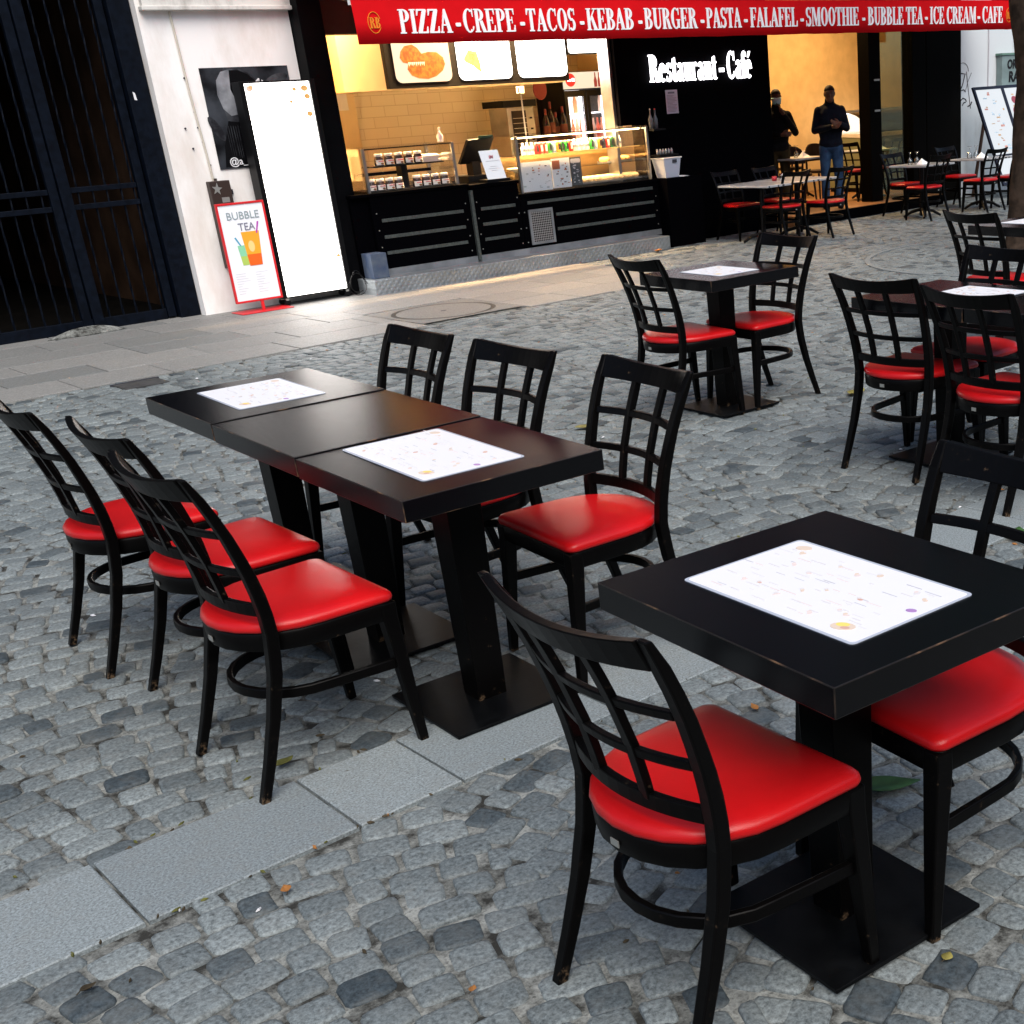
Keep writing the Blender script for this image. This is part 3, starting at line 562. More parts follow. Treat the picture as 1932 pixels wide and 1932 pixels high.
def make_chair():
    t = thing('chair', '', 'chair'); bw = K['black_wood']
    o = seat_outline(1)
    MB().loft([[(x, y, 0.380) for x, y in seat_outline(0.965)], [(x, y, 0.384) for x, y in seat_outline(0.975)], [(x, y, 0.424) for x, y in seat_outline(0.985)], [(x, y, 0.430) for x, y in seat_outline(0.97)]]).build('seat_frame', bw, t, autosmooth=True)
    m = MB(); rings = []
    for sc, z in ((0.955, 0.4305), (0.99, 0.434), (1.0, 0.441), (0.992, 0.450), (0.965, 0.457), (0.90, 0.462), (0.76, 0.4655), (0.55, 0.468), (0.25, 0.469)): rings.append([(x, y, z) for x, y in seat_outline(sc)])
    m.loft(rings).build('seat', K['red_vinyl'], t, smooth=True)
    for s in (-1, 1):
        rings = []
        for k in range(17):
            z = 0.88 * k / 16; x = s * interp(z, STX); y = smooth_y(z); w = interp(z, [(0, 0.0135), (0.35, 0.0165), (0.88, 0.0155)]); d = interp(z, [(0, 0.012), (0.3, 0.0165), (0.55, 0.016), (0.88, 0.011)])
            if k == 16: w *= 0.8; d *= 0.7; z -= 0.001
            rings.append([(x - w, y - d, z), (x + w, y - d, z), (x + w, y + d, z), (x - w, y + d, z)])
        MB().loft(rings).build('back_post', bw, t, bevel=0.004)
        b = MB(); x0, y0 = s * 0.203, 0.432; x1, y1 = s * 0.216, 0.463
        def sqr(x, y, h, z): return [(x - h, y - h, z), (x + h, y - h, z), (x + h, y + h, z), (x - h, y + h, z)]
        b.loft([sqr(x1, y1, 0.0125, 0), sqr(lerp(x1, x0, 0.5), lerp(y1, y0, 0.5), 0.0175, 0.2), sqr(x0, y0, 0.0215, 0.38), sqr(x0, y0, 0.0215, 0.4285)]).build('leg', bw, t, bevel=0.004)
    def rail(name, z, h, th, tmax=0.93, top_arch=0.0):
        rings = []
        for k in range(13):
            tt = lerp(-tmax, tmax, k / 12); q = []
            zb = z - h / 2 - top_arch * 0.4 * (1 - tt * tt)
            for zz, dy in ((zb, -th), (zb, th), (z + h / 2 - top_arch * (1 - tt * tt), th), (z + h / 2 - top_arch * (1 - tt * tt), -th)):
                p = back_pt(tt, zz); q.append((p[0], p[1] + dy, p[2]))
            rings.append(q)
        return MB().loft(rings).build(name, bw, t, bevel=0.003)
    rail('top_rail', 0.848, 0.064, 0.0105, 0.955, 0.018)
    rail('back_rail', 0.718, 0.020, 0.008); rail('back_rail', 0.610, 0.020, 0.008); rail('lower_rail', 0.504, 0.034, 0.009)
    for s in (-0.34, 0.34):
        rings = []
        for k in range(9):
            z = lerp(0.508, 0.812, k / 8); p = back_pt(s, z); w = 0.0125
            rings.append([(p[0] - w, p[1] - 0.0085, z), (p[0] + w, p[1] - 0.0085, z), (p[0] + w, p[1] + 0.0085, z), (p[0] - w, p[1] + 0.0085, z)])
        MB().loft(rings).build('back_slat', bw, t, bevel=0.002)
    pts = [(-0.205, 0.43)] + [(-0.195, 0.33)]
    for k in range(13): a = math.pi + math.pi * k / 12; pts.append((0.186 * math.cos(a), 0.245 + 0.175 * math.sin(a)))
    pts += [(0.195, 0.33), (0.205, 0.43)]
    rings = []
    for i, (x, y) in enumerate(pts):
        a, b_ = pts[max(i - 1, 0)], pts[min(i + 1, len(pts) - 1)]; dx, dy = b_[0] - a[0], b_[1] - a[1]; L_ = math.hypot(dx, dy); nx, ny = -dy / L_ * 0.0085, dx / L_ * 0.0085
        rings.append([(x - nx, y - ny, 0.236), (x + nx, y + ny, 0.236), (x + nx, y + ny, 0.264), (x - nx, y - ny, 0.264)])
    MB().loft(rings).build('stretcher', bw, t, bevel=0.003, autosmooth=True)
    MB().box(-0.012, 0.012, 0.0365, 0.0385, 0.394, 0.408).build('badge', K['silver'], t)
    return t
chair0 = make_chair(); _used = []
def chair(x, y, deg, label, group='black lattice back chairs with red seats', z=0.0, sc=1.0):
    if not _used:
        _used.append(1); chair0.location = (x, y, z); chair0.rotation_euler = (0, 0, R(deg)); chair0['label'] = label; chair0['group'] = group; chair0.scale = (sc,) * 3; return chair0
    return dup(chair0, (x, y, z), R(deg), label, group, sc)
GO = 'black chairs with red seats out on the cobbles'
chair(1.079, 1.637, -92.3, 'black lattice chair with red seat in the foreground, facing the front square table', GO)
chair(2.167, 1.52, 82.5, 'black chair with red seat tucked under the far side of the front square table', GO)
chair(1.005, 3.24, -90.5, 'nearest of three red seated chairs on the left side of the joined tables', GO)
chair(1.080, 3.807, -90.5, 'middle of three red seated chairs on the left side of the joined tables', GO)
chair(1.036, 4.446, -92.3, 'farthest of three red seated chairs on the left side of the joined tables', GO)
chair(2.434, 3.095, 84.5, 'nearest chair on the right side of the joined tables, its red seat fully in view', GO)
chair(2.406, 3.77, 90.1, 'middle chair on the right side of the joined tables, seat pushed under the top', GO)
chair(2.416, 4.407, 88.3, 'farthest chair on the right side of the joined tables, only its back above the top', GO)
chair(4.251, 5.378, -96.8, 'left chair of the lone square table in front of the checker plate plinth', GO)
chair(5.268, 5.282, 85.8, 'right chair of the lone square table in front of the checker plate plinth', GO)
chair(4.185, 3.686, -89.7, 'left of two chairs with backs to us at the table on the right edge', GO)
chair(4.040, 3.079, -96.3, 'right of two chairs with backs to us at the table on the right edge', GO)
chair(5.174, 3.715, 88.7, 'chair on the far side of the right edge table with greyish lit top rail', GO)
chair(6.577, 4.99, -101.3, 'chair at the distant table by the tree trunk, upper right', GO)

def make_table(w, d):
    """pedestal table; origin on the ground under the middle of the top"""
    t = thing('table', '', 'table')
    MB().box(-w / 2, w / 2, -d / 2, d / 2, 0.692, 0.75).build('table_top', [K['table_top'], K['worn_edge']], t, bevel=0.0022, bmat=1)
    def s4(h, z): return [(-h, -h, z), (h, -h, z), (h, h, z), (-h, h, z)]
    MB().loft([s4(0.046, 0.0), s4(0.055, 0.69)]).build('pedestal', K['black_wood'], t, bevel=0.003)
    MB().box(-0.205, 0.205, -0.205, 0.205, 0.0085, 0.018).build('base_plate', K['iron_plate'], t, bevel=0.002)
    return t
tb = make_table(0.606, 0.70); GT = 'black square pedestal tables on the cobbles'
tb.location = (1.639, 1.577, 0); tb.rotation_euler.z = R(-5.16); tag(tb, 'black square table in the right foreground with a white menu on top', 'table', GT)
ROT2 = R(-2.9)
def along(v, o=(1.77, 3.775)): return (o[0] - math.sin(ROT2) * v + 0, o[1] + math.cos(ROT2) * v)
tb2 = make_table(0.597, 0.651); x_, y_ = along(-0.657); tb2.location = (x_, y_, 0); tb2.rotation_euler.z = ROT2; tag(tb2, 'nearest of three joined black tables, with a white menu on it', 'table', GT)
for v, z_, l in ((0.001, 0.0032, 'bare middle table of the three joined black tables'), (0.659, 0.0062, 'farthest of three joined black tables, menu beside a tan sheen')):
    x_, y_ = along(v); dup(tb2, (x_, y_, z_), ROT2, l, GT)
tb3 = make_table(0.614, 0.613); tb3.location = (4.751, 5.298, 0); tb3.rotation_euler.z = R(-2.55); tag(tb3, 'lone black square table between two chairs in the middle distance', 'table', GT)
dup(tb2, (4.61, 3.61, 0), R(-3), 'black table behind two chair backs on the right edge, white menu on it', GT)
dup(tb2, (4.576, 2.951, 0.001), R(-3), 'black table half out of the picture, joined to the right edge table', GT)
dup(tb2, (7.20, 4.93, 0), R(-4), 'distant black table with white menu beside the tree trunk', GT)

# menu cards
def menu_card(x, y, w, d, rz, z, label, seed):
    rg = random.Random(seed)
    t = thing('menu_card', label, 'menu', (x, y, z), rz, 'white laminated menus on the tables')
    MB().prism(rrect(-w / 2, w / 2, -d / 2, d / 2, 0.012), 0.0, 0.0012, 'z').build('laminate', K['laminate'], t)
    MB().prism(rrect(-w / 2 + 0.007, w / 2 - 0.007, -d / 2 + 0.006, d / 2 - 0.006, 0.01), 0.0012, 0.0016, 'z').build('sheet', K['white_paper'], t)
    p = MB(); cols = [K['ink_pale'], colm('print_pink', (0.68, 0.58, 0.56)), colm('print_tan', (0.64, 0.52, 0.43)), colm('print_red', (0.56, 0.34, 0.28)), K['ink_grey'], colm('print_yellow', (0.80, 0.62, 0.16)), colm('print_purple', (0.35, 0.2, 0.45))]
    for k in range(64):
        u = rg.uniform(-w / 2 + 0.03, w / 2 - 0.04); q = -d / 2 + 0.03 + (d - 0.06) * ((k * 0.618) % 1); p.mi = rg.choice([0, 0, 0, 4, 1]); L_ = rg.uniform(0.012, 0.045)
        p.prism([(u, q), (u + 0.0022, q), (u + 0.0022, q + L_), (u, q + L_)], 0.0016, 0.0018 + 0.00001 * k, 'z')
    for k in range(18):
        u = rg.uniform(-w / 2 + 0.03, w / 2 - 0.03); q = -d / 2 + 0.04 + (d - 0.08) * ((k * 0.382 + 0.1) % 1); p.mi = rg.choice([1, 2, 2, 4, 0, 3, 1])
        p.prism(ell(u, q, rg.uniform(0.003, 0.007), rg.uniform(0.004, 0.009), 9, rg.uniform(0, 3)), 0.0016, 0.0021 + 0.00001 * k, 'z')
        p.mi = rg.choice([1, 2, 0]); p.prism(ell(u + 0.004, q + 0.006, 0.005, 0.004, 8), 0.0016, 0.0024 + 0.00001 * k, 'z')
    for u, q, r_, mi in ((-w / 2 + 0.045, -d / 2 + 0.07, 0.016, 2), (-w / 2 + 0.05, -d / 2 + 0.075, 0.009, 5), (-w / 2 + 0.042, -d / 2 + 0.062, 0.006, 3), (w / 2 - 0.035, d / 2 - 0.05, 0.012, 2), (0.02, -d / 2 + 0.03, 0.007, 6)):
        p.mi = mi; p.prism(ell(u, q, r_, r_ * 1.5, 12, 0.4), 0.0016, 0.003 - r_ * 0.02, 'z')
    p.build('printing', cols, t)
menu_card(1.618, 1.572, 0.312, 0.480, R(-4), 0.7505, 'large white laminated menu on the front square table', 1)
menu_card(1.716, 3.166, 0.305, 0.515, R(-4), 0.7505, 'white laminated menu on the nearest of the joined tables', 2)
menu_card(1.795, 4.440, 0.300, 0.435, R(-4), 0.7567, 'white laminated menu on the farthest of the joined tables', 3)
menu_card(4.724, 5.262, 0.280, 0.352, R(-3), 0.7505, 'white menu on the lone table in the middle distance', 4)
menu_card(4.665, 3.490, 0.280, 0.360, R(-3), 0.7505, 'white menu on the table behind two chair backs at the right edge', 5)
menu_card(7.22, 4.93, 0.30, 0.42, R(-3), 0.7505, 'white menu on the distant table beside the tree', 6)

# ================================================================ LEFT WALL AND GATE
CZ = 1.61965
def push(x, z, Y, Y0=12.2): return x * Y / Y0, CZ - (CZ - z) * Y / Y0     # same line of sight, deeper plane
w = thing('plaster_wall', 'white plastered wall pier between the iron gate and the takeaway counter', 'wall', (5.36, 12.42, 0))
def rel(o, t): o.location = (-t.location[0], -t.location[1], -t.location[2]); return o      # parts modelled in world coordinates
rel(MB().box(4.68, 6.045, 12.42, 12.8, 0, 3.2).build('pier', K['plaster'], w), w)
rel(MB().box(4.70, 6.05, 12.33, 12.418, 2.565, 2.60).build('ledge', K['plaster_grey'], w, bevel=0.006), w)
rel(MB().box(4.72, 6.05, 12.36, 12.418, 2.602, 3.2).build('frieze', K['plaster_grey'], w), w)
rel(MB().tube([(4.955, 12.405, 2.56), (4.965, 12.405, 2.2), (4.975, 12.405, 1.9), (5.005, 12.405, 1.4), (5.015, 12.405, 1.165)], 0.009).build('conduit', K['pipe'], w), w)
b_ = MB()
for x, z in ((4.96, 2.03), (4.985, 1.75), (5.0, 1.5), (4.985, 1.62), (5.02, 1.3), (4.90, 1.45), (4.87, 1.62)): b_.prism(ell(x, z, 0.008, 0.008, 8), 12.405, 12.419)
rel(b_.build('wall_plug', K['ink'], w), w)
rel(MB().box(5.165, 5.172, 12.40, 12.419, 1.035, 1.08).build('latch', K['ink'], w), w)

gate = thing('iron_gate', 'dark blue barred iron gate across the black passage at the left', 'gate', (4.0, 12.6, 0)); navy = K['navy_iron']
rel(MB().box(4.49, 4.676, 12.52, 12.64, 0, 3.1).build('gate_post', navy, gate, bevel=0.006), gate)
rel(MB().box(4.40, 4.475, 12.58, 12.64, 0.02, 3.1).build('frame_stile', navy, gate, bevel=0.004), gate)
rel(MB().box(3.745, 3.835, 12.56, 12.65, 0.02, 3.1).build('frame_stile', navy, gate, bevel=0.004), gate)
rel(MB().box(3.66, 3.735, 12.58, 12.64, 0.02, 3.1).build('frame_stile', navy, gate, bevel=0.004), gate)
for z in (1.045, 1.185):
    rel(MB().box(3.84, 4.395, 12.585, 12.625, z - 0.022, z + 0.022).build('rail', navy, gate, bevel=0.003), gate)
    rel(MB().box(1.2, 3.655, 12.585, 12.625, z - 0.022, z + 0.022).build('rail', navy, gate, bevel=0.003), gate)
rel(MB().box(1.2, 4.395, 12.59, 12.63, 0.0, 0.10).build('kick_rail', navy, gate, bevel=0.003), gate)
for x in [3.90, 4.022, 4.14, 4.262, 4.372] + [3.60 - 0.122 * k for k in range(17)]:
    m_ = MB(); rings = []
    for k in range(40):
        z = 0.1 + 3.0 * k / 39; a = z * 9
        rings.append([(x + 0.0095 * math.cos(a + q * math.pi / 2), 12.606 + 0.0095 * math.sin(a + q * math.pi / 2), z) for q in range(4)])
    rel(m_.loft(rings).build('bar', navy, gate), gate)
st = MB(); st.prism([(4.530, 1.875), (4.552, 1.87), (4.545, 1.93), (4.528, 1.94)], 12.516, 12.519); rel(st.build('sticker', K['white_paper'], gate), gate)
pas = thing('passage', 'dark passage with brown walls behind the iron gate', 'passage', (3, 13, 0))
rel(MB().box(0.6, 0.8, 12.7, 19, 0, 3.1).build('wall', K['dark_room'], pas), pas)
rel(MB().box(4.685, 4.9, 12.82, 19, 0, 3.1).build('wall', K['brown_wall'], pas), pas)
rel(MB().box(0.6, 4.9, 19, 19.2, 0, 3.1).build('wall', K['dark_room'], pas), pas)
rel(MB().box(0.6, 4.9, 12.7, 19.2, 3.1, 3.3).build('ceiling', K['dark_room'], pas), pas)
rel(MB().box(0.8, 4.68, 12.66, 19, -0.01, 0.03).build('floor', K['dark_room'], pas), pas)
rel(MB().box(-6, 0.6, 12.5, 13.0, 0, 3.1).build('side_wall', K['plaster_grey'], pas), pas)
mound = MB(); rings = []
for k in range(7):
    a = k / 6; rings.append([(3.62 + (0.34 * (1 - a * 0.9)) * math.cos(t) + 0.02 * math.sin(5 * t), 12.40 + (0.09 * (1 - a * 0.9)) * math.sin(t), 0.004 + 0.07 * math.sin(a * 1.5)) for t in [2 * math.pi * q / 18 for q in range(18)]])
tag(mound.loft(rings).build('rubble_mound', K['mortar'], smooth=True), 'low mound of grey cement against the foot of the iron gate', 'cement')

# poster
po = thing('wall_poster', 'black and white photo poster of a person in a cap, glued to the white wall', 'poster', (5.52, 12.41, 1.68))
rel(MB().box(5.105, 5.93, 12.408, 12.4185, 1.255, 2.105).build('sheet', mat('poster_dark', (0.004, 0.0045, 0.006), 0.6, 0.1, col2=(0.045, 0.05, 0.06), vscale=4.0), po), po)
Yp = 12.408
K['photo_grey'] = mat('photo_grey', (0.30, 0.31, 0.335), 0.6, 0.2, col2=(0.12, 0.125, 0.14), vscale=7); cg = K['photo_grey']; ck = colm('photo_black', (0.003, 0.003, 0.004), 0.6, 0.08); K['photo_mid'] = mat('photo_mid', (0.07, 0.075, 0.085), 0.6, 0.1, col2=(0.012, 0.012, 0.015), vscale=9); cm = K['photo_mid']
rel(MB().prism([(5.22, 1.88), (5.235, 2.0), (5.29, 2.07), (5.37, 2.088), (5.36, 1.99), (5.39, 1.85), (5.45, 1.74), (5.42, 1.715), (5.31, 1.70), (5.25, 1.76)], Yp - 0.001, Yp).build('cap_mesh', cg, po), po)
rel(MB().prism([(5.37, 2.088), (5.46, 2.085), (5.54, 2.05), (5.60, 1.99), (5.66, 1.96), (5.62, 1.85), (5.55, 1.74), (5.45, 1.72), (5.39, 1.80), (5.35, 1.92)], Yp - 0.0014, Yp).build('cap_front', ck, po), po)
rel(MB().prism([(5.25, 1.76), (5.31, 1.70), (5.43, 1.715), (5.45, 1.66), (5.37, 1.645), (5.27, 1.66)], Yp - 0.0018, Yp).build('cap_strap', cm, po), po)
rel(MB().prism([(5.27, 1.66), (5.37, 1.645), (5.48, 1.68), (5.56, 1.6), (5.60, 1.45), (5.58, 1.27), (5.16, 1.27), (5.19, 1.45)], Yp - 0.0022, Yp).build('hair', ck, po), po)
m_ = MB(); rim = [(5.36, 2.093), (5.46, 2.09), (5.54, 2.055), (5.605, 1.995), (5.665, 1.965)]
for (xa, za), (xb, zb_) in zip(rim, rim[1:]): m_.prism([(xa, za), (xb, zb_), (xb - 0.004, zb_ - 0.012), (xa - 0.004, za - 0.012)], Yp - 0.0017, Yp)
for k in range(16):
    x = 5.235 + 0.022 * k; m_.prism([(x, 1.62 - 0.004 * (k % 5)), (x + 0.004, 1.62), (x + 0.010 - 0.004 * (k % 3), 1.34 + 0.02 * (k % 4)), (x + 0.008 - 0.004 * (k % 3), 1.34)], Yp - 0.0026, Yp)
rel(m_.build('cap_rim', cm, po), po)
rel(MB().prism(ell(5.15, 1.60, 0.04, 0.12, 14, 0.5), Yp - 0.0012, Yp).build('blur_patch', cm, po), po)
rel(MB().prism(ell(5.80, 1.99, 0.12, 0.045, 14, 0.3), Yp - 0.0012, Yp).build('blur_patch', cm, po), po)
rel(wall_text('lettering', '@a_qu', 5.20, Yp - 0.002, 1.285, 0.062, K['white_paper'], po, bold=0.012), po)
rel(wall_text('lettering', 'AY', 5.58, Yp - 0.003, 1.965, 0.06, K['white_paper'], po, bold=0.02, rot=-0.5), po)
rel(wall_text('lettering', 'C', 5.47, Yp - 0.003, 1.86, 0.05, K['white_paper'], po, bold=0.02), po)

eb = thing('electrical_box', 'dark brown meter box on the white wall behind the bubble tea sign', 'electrical box', (5.04, 12.42, 0.4))
rel(MB().box(4.945, 5.135, 12.34, 12.418, 0.40, 1.163).build('box', K['box_brown'], eb, bevel=0.006), eb)
rel(MB().box(5.015, 5.035, 12.37, 12.40, 1.165, 1.185).build('cable_gland', K['box_brown'], eb), eb)
star = [(5.005 + r * math.sin(a) * 0.9, 1.095 + r * math.cos(a)) for k in range(10) for r, a in [((0.055 if k % 2 == 0 else 0.022), k * math.pi / 5 + 0.15)]]
rel(MB().prism(star, 12.337, 12.3395).build('star_sticker', K['silver'], eb), eb)
rel(MB().box(5.03, 5.10, 12.337, 12.3395, 0.975, 1.02).build('label_plate', K['silver'], eb), eb)

# bubble tea stand
bt = thing('bubble_tea_sign', 'small red framed standing sign advertising bubble tea', 'sign', (5.10, 12.08, 0))
ty = 12.12; sc_ = ty / 12.2
X0, Z1 = push(4.897, 0.973, ty); X1, Z0 = push(5.351, 0.089, ty)
m_ = MB(); f = 0.018
m_.box(X0, X1, ty, ty + 0.03, Z1 - f, Z1); m_.box(X0, X1, ty, ty + 0.03, Z0, Z0 + f); m_.box(X0, X0 + f, ty + 0.0005, ty + 0.0295, Z0 + f, Z1 - f); m_.box(X1 - f, X1, ty + 0.0005, ty + 0.0295, Z0 + f, Z1 - f)
rel(m_.build('frame', K['red_paint'], bt, bevel=0.003), bt)
rel(MB().box(X0 + f, X1 - f, ty + 0.008, ty + 0.02, Z0 + f, Z1 - f).build('sheet', mat('sign_sheet', (0.84, 0.86, 0.90), 0.4, 0.4), bt), bt)
rel(MB().box(5.10, 5.125, ty + 0.003, ty + 0.027, 0.008, Z0).build('stem', K['red_paint'], bt), bt)
rel(MB().box(4.86, 5.36, 12.02, 12.28, 0.0065, 0.014).build('foot_plate', K['red_paint'], bt, bevel=0.003), bt)
py = ty + 0.0065; cxs = (X0 + X1) / 2
rel(wall_text('lettering', 'BUBBLE', cxs + 0.005, py, Z1 - 0.145, 0.066, colm('print_teal', (0.28, 0.34, 0.36)), bt, width=0.30, bold=0.0, align='CENTER'), bt)
rel(wall_text('lettering', 'TEA', cxs + 0.02, py, Z1 - 0.245, 0.066, colm('print_slate', (0.20, 0.20, 0.26)), bt, width=0.155, bold=0.0, align='CENTER'), bt)
def cupshape(m, cx, z0, h, wb, wt, y, dy): return m.prism([(cx - wb, z0), (cx + wb, z0), (cx + wt, z0 + h), (cx - wt, z0 + h)], y - dy, y)
rel(cupshape(MB(), cxs - 0.045, Z0 + 0.33, 0.16, 0.038, 0.055, py, 0.0006).build('printed_cup', colm('print_lime', (0.42, 0.58, 0.12)), bt), bt)
rel(cupshape(MB(), cxs - 0.045, Z0 + 0.41, 0.095, 0.046, 0.056, py, 0.0009).build('printed_drink', colm('print_green', (0.25, 0.62, 0.38)), bt), bt)
rel(cupshape(MB(), cxs + 0.04, Z0 + 0.32, 0.30, 0.060, 0.085, py, 0.0014).build('printed_cup', colm('print_orange', (0.85, 0.38, 0.03)), bt), bt)
rel(cupshape(MB(), cxs + 0.04, Z0 + 0.32, 0.10, 0.060, 0.068, py, 0.0018).build('printed_drink', colm('print_vermilion', (0.80, 0.13, 0.015)), bt), bt)
rel(MB().prism(ell(cxs + 0.03, Z0 + 0.49, 0.03, 0.05, 14), py - 0.0018, py).build('printed_shine', colm('print_peach', (0.92, 0.62, 0.25)), bt), bt)
rel(MB().prism([(cxs + 0.095, Z0 + 0.60), (cxs + 0.108, Z0 + 0.60), (cxs + 0.14, Z0 + 0.70), (cxs + 0.125, Z0 + 0.70)], py - 0.002, py).build('printed_straw', colm('print_violet', (0.45, 0.05, 0.42)), bt), bt)
rel(MB().prism([(cxs - 0.075, Z0 + 0.50), (cxs - 0.062, Z0 + 0.50), (cxs - 0.10, Z0 + 0.58), (cxs - 0.115, Z0 + 0.575)], py - 0.002, py).build('printed_straw', colm('print_blue', (0.08, 0.35, 0.50)), bt), bt)
m_ = MB(); rg = random.Random(3)
for r_ in range(9):
    for c_ in range(2):
        L_ = rg.uniform(0.04, 0.13); m_.box(X0 + 0.05 + c_ * 0.19, X0 + 0.05 + c_ * 0.19 + L_, py - 0.0004, py, Z0 + 0.08 + r_ * 0.022, Z0 + 0.084 + r_ * 0.022)
rel(m_.build('small_print', colm('print_faint', (0.60, 0.62, 0.66)), bt), bt)

# tall light box
lb = thing('light_box', 'tall glowing white menu light box on castors against the white wall', 'light box', (5.70, 12.2, 0))
m_ = MB(); a0, a1, zb, zt = 5.335, 6.055, 0.075, 1.975
m_.box(a0, a0 + 0.045, 12.17, 12.33, zb, zt); m_.box(a1 - 0.05, a1, 12.17, 12.33, zb, zt); m_.box(a0 + 0.045, a1 - 0.05, 12.172, 12.328, zt - 0.016, zt - 0.001); m_.box(a0 + 0.045, a1 - 0.05, 12.172, 12.328, zb + 0.001, zb + 0.012); m_.box(a0 + 0.045, a1 - 0.05, 12.30, 12.325, zb + 0.013, zt - 0.017)
rel(m_.build('frame', K['black_plastic'], lb, bevel=0.003), lb)
rel(MB().box(a0 + 0.046, a1 - 0.051, 12.19, 12.20, zb + 0.0125, zt - 0.017).build('lit_panel', K['lit_white'], lb), lb)
m_ = MB(); cols = [K['lit_pale'], K['lit_wrap'], emit('lit_rose', (1, 0.72, 0.66), 1.15), emit('lit_faint', (1, 0.9, 0.86), 1.2)]; rg = random.Random(9)
for x, z, r_, mi in ((5.43, 1.915, 0.032, 0), (5.445, 1.925, 0.022, 1), (5.85, 1.895, 0.022, 1), (5.95, 1.90, 0.035, 1), (5.965, 1.83, 0.03, 1), (5.45, 1.76, 0.016, 2), (5.80, 1.79, 0.016, 1), (5.96, 1.68, 0.03, 1), (5.98, 0.40, 0.02, 1), (5.91, 1.88, 0.02, 2)):
    m_.mi = mi; m_.prism(ell(x, z, r_, r_ * 0.8, 12), 12.1875, 12.1905)
for k in range(34):
    m_.mi = 3 if k > 3 else 2; x = rg.uniform(5.42, 5.8); z = 1.92 - k * 0.052; m_.box(x, x + rg.uniform(0.05, 0.18), 12.188, 12.1905, z, z + 0.009)
rel(m_.build('printing', cols, lb), lb)
for x in (5.38, 6.0):
    for y in (12.19, 12.31):
        o = MB().prism(ell(0, 0, 0.03, 0.03, 14), -0.011, 0.011).build('castor', K['black_plastic'], lb); o.location = (x - lb.location[0], y - lb.location[1], 0.037)
        rel(MB().box(x - 0.016, x + 0.016, y - 0.013, y + 0.013, 0.055, 0.0755).build('castor_fork', K['silver'], lb), lb)

# ================================================================ TAKEAWAY SHOP
sh = thing('takeaway_shop', 'open fronted takeaway kitchen with warm lit tiles behind the counter', 'shop', (8.3, 12.4, 0))
P = lambda o: rel(o, sh)
P(MB().box(6.052, 6.285, 12.24, 12.55, 0, 3.2).build('front_pillar', K['black_paint'], sh, bevel=0.004))
P(MB().box(6.287, 9.70, 12.42, 12.6, 2.36, 3.2).build('lintel', mat('lintel_brown', (0.03, 0.018, 0.012), 0.6, 0.2), sh))
P(MB().box(6.10, 6.30, 12.555, 14.6, 0, 3.1).build('side_wall', K['cream_paint'], sh))
P(MB().box(10.76, 10.95, 12.555, 14.6, 0, 3.1).build('side_wall', K['cream_paint'], sh))
P(MB().box(6.10, 10.95, 14.4, 14.6, 0, 3.1).build('tiled_wall', K['wall_tile'], sh))
P(MB().box(6.10, 10.95, 12.61, 14.6, 3.1, 3.2).build('ceiling', K['cream_paint'], sh))
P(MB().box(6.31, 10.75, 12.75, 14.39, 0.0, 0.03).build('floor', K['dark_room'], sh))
P(MB().box(6.9, 7.52, 14.25, 14.398, 0, 2.9).build('wall_return', K['cream_paint'], sh))
P(MB().box(6.80, 9.56, 13.06, 13.7, 1.86, 2.9).build('bulkhead', K['cream_paint'], sh, bevel=0.004))
P(MB().box(9.668, 9.708, 12.36, 12.55, 0.6, 3.1).build('steel_column', K['steel'], sh))
P(MB().box(7.6, 10.05, 13.55, 14.39, 0.85, 0.9).build('back_worktop', K['kick_steel'], sh))
P(MB().box(7.6, 10.05, 13.6, 14.39, 0.03, 0.849).build('back_cupboard', K['black_plastic'], sh))
for x, z, hh in ((7.06, 1.75, 0.22), (7.08, 1.45, 0.24), (7.30, 1.80, 0.2)):
    P(MB().box(x, x + 0.13, 14.243, 14.2495, z - hh / 2, z + hh / 2).build('paper_notice', K['white_paper'], sh))

# menu light boxes over the kitchen
mbd = thing('menu_board', 'black framed row of lit menu panels with food pictures above the kitchen', 'menu board', (8.4, 13.0, 1.87))
Q = lambda o: rel(o, mbd)
Q(MB().box(7.272, 9.572, 12.99, 13.055, 1.872, 2.62).build('frame', K['black_plastic'], mbd, bevel=0.004))
pn = [(7.365, 8.035, K['lit_cream']), (8.122, 8.805, K['lit_panel']), (8.885, 9.552, K['lit_white'])]
for x0, x1, m in pn: Q(MB().prism(rrect(x0, x1, 1.922, 2.56, 0.07), 12.984, 12.9895).build('lit_panel', m, mbd))
Q(MB().box(9.585, 10.10, 12.99, 13.05, 2.14, 2.62).build('end_frame', K['black_plastic'], mbd))
Q(MB().prism(rrect(9.60, 10.085, 2.155, 2.58, 0.03), 12.984, 12.9895).build('lit_panel', K['lit_white'], mbd))
fd = MB(); fd.prism([(7.46, 2.22), (7.44, 2.16), (7.47, 2.115), (7.53, 2.105), (7.51, 2.05), (7.55, 1.99), (7.63, 1.96), (7.74, 1.95), (7.84, 1.975), (7.93, 2.03), (7.965, 2.09), (7.95, 2.155), (7.88, 2.205), (7.78, 2.21), (7.70, 2.195), (7.66, 2.25), (7.60, 2.285), (7.51, 2.27)], 12.982, 12.9842)
Q(fd.build('food_picture', K['lit_food'], mbd))
fd = MB()
for k in range(9): x = 7.53 + k * 0.022; fd.prism([(x, 2.115), (x + 0.016, 2.118), (x + 0.006, 2.075 + 0.01 * (k % 2))], 12.981, 12.9825)
Q(fd.build('food_picture', emit('lit_garnish', (1, 0.8, 0.45), 1.0), mbd))
Q(MB().prism([(8.20, 2.13), (8.27, 2.215), (8.37, 2.20), (8.40, 2.09), (8.405, 1.985), (8.31, 2.06), (8.22, 2.10)], 12.982, 12.9842).build('food_picture', K['lit_wrap'], mbd))
m_ = MB()
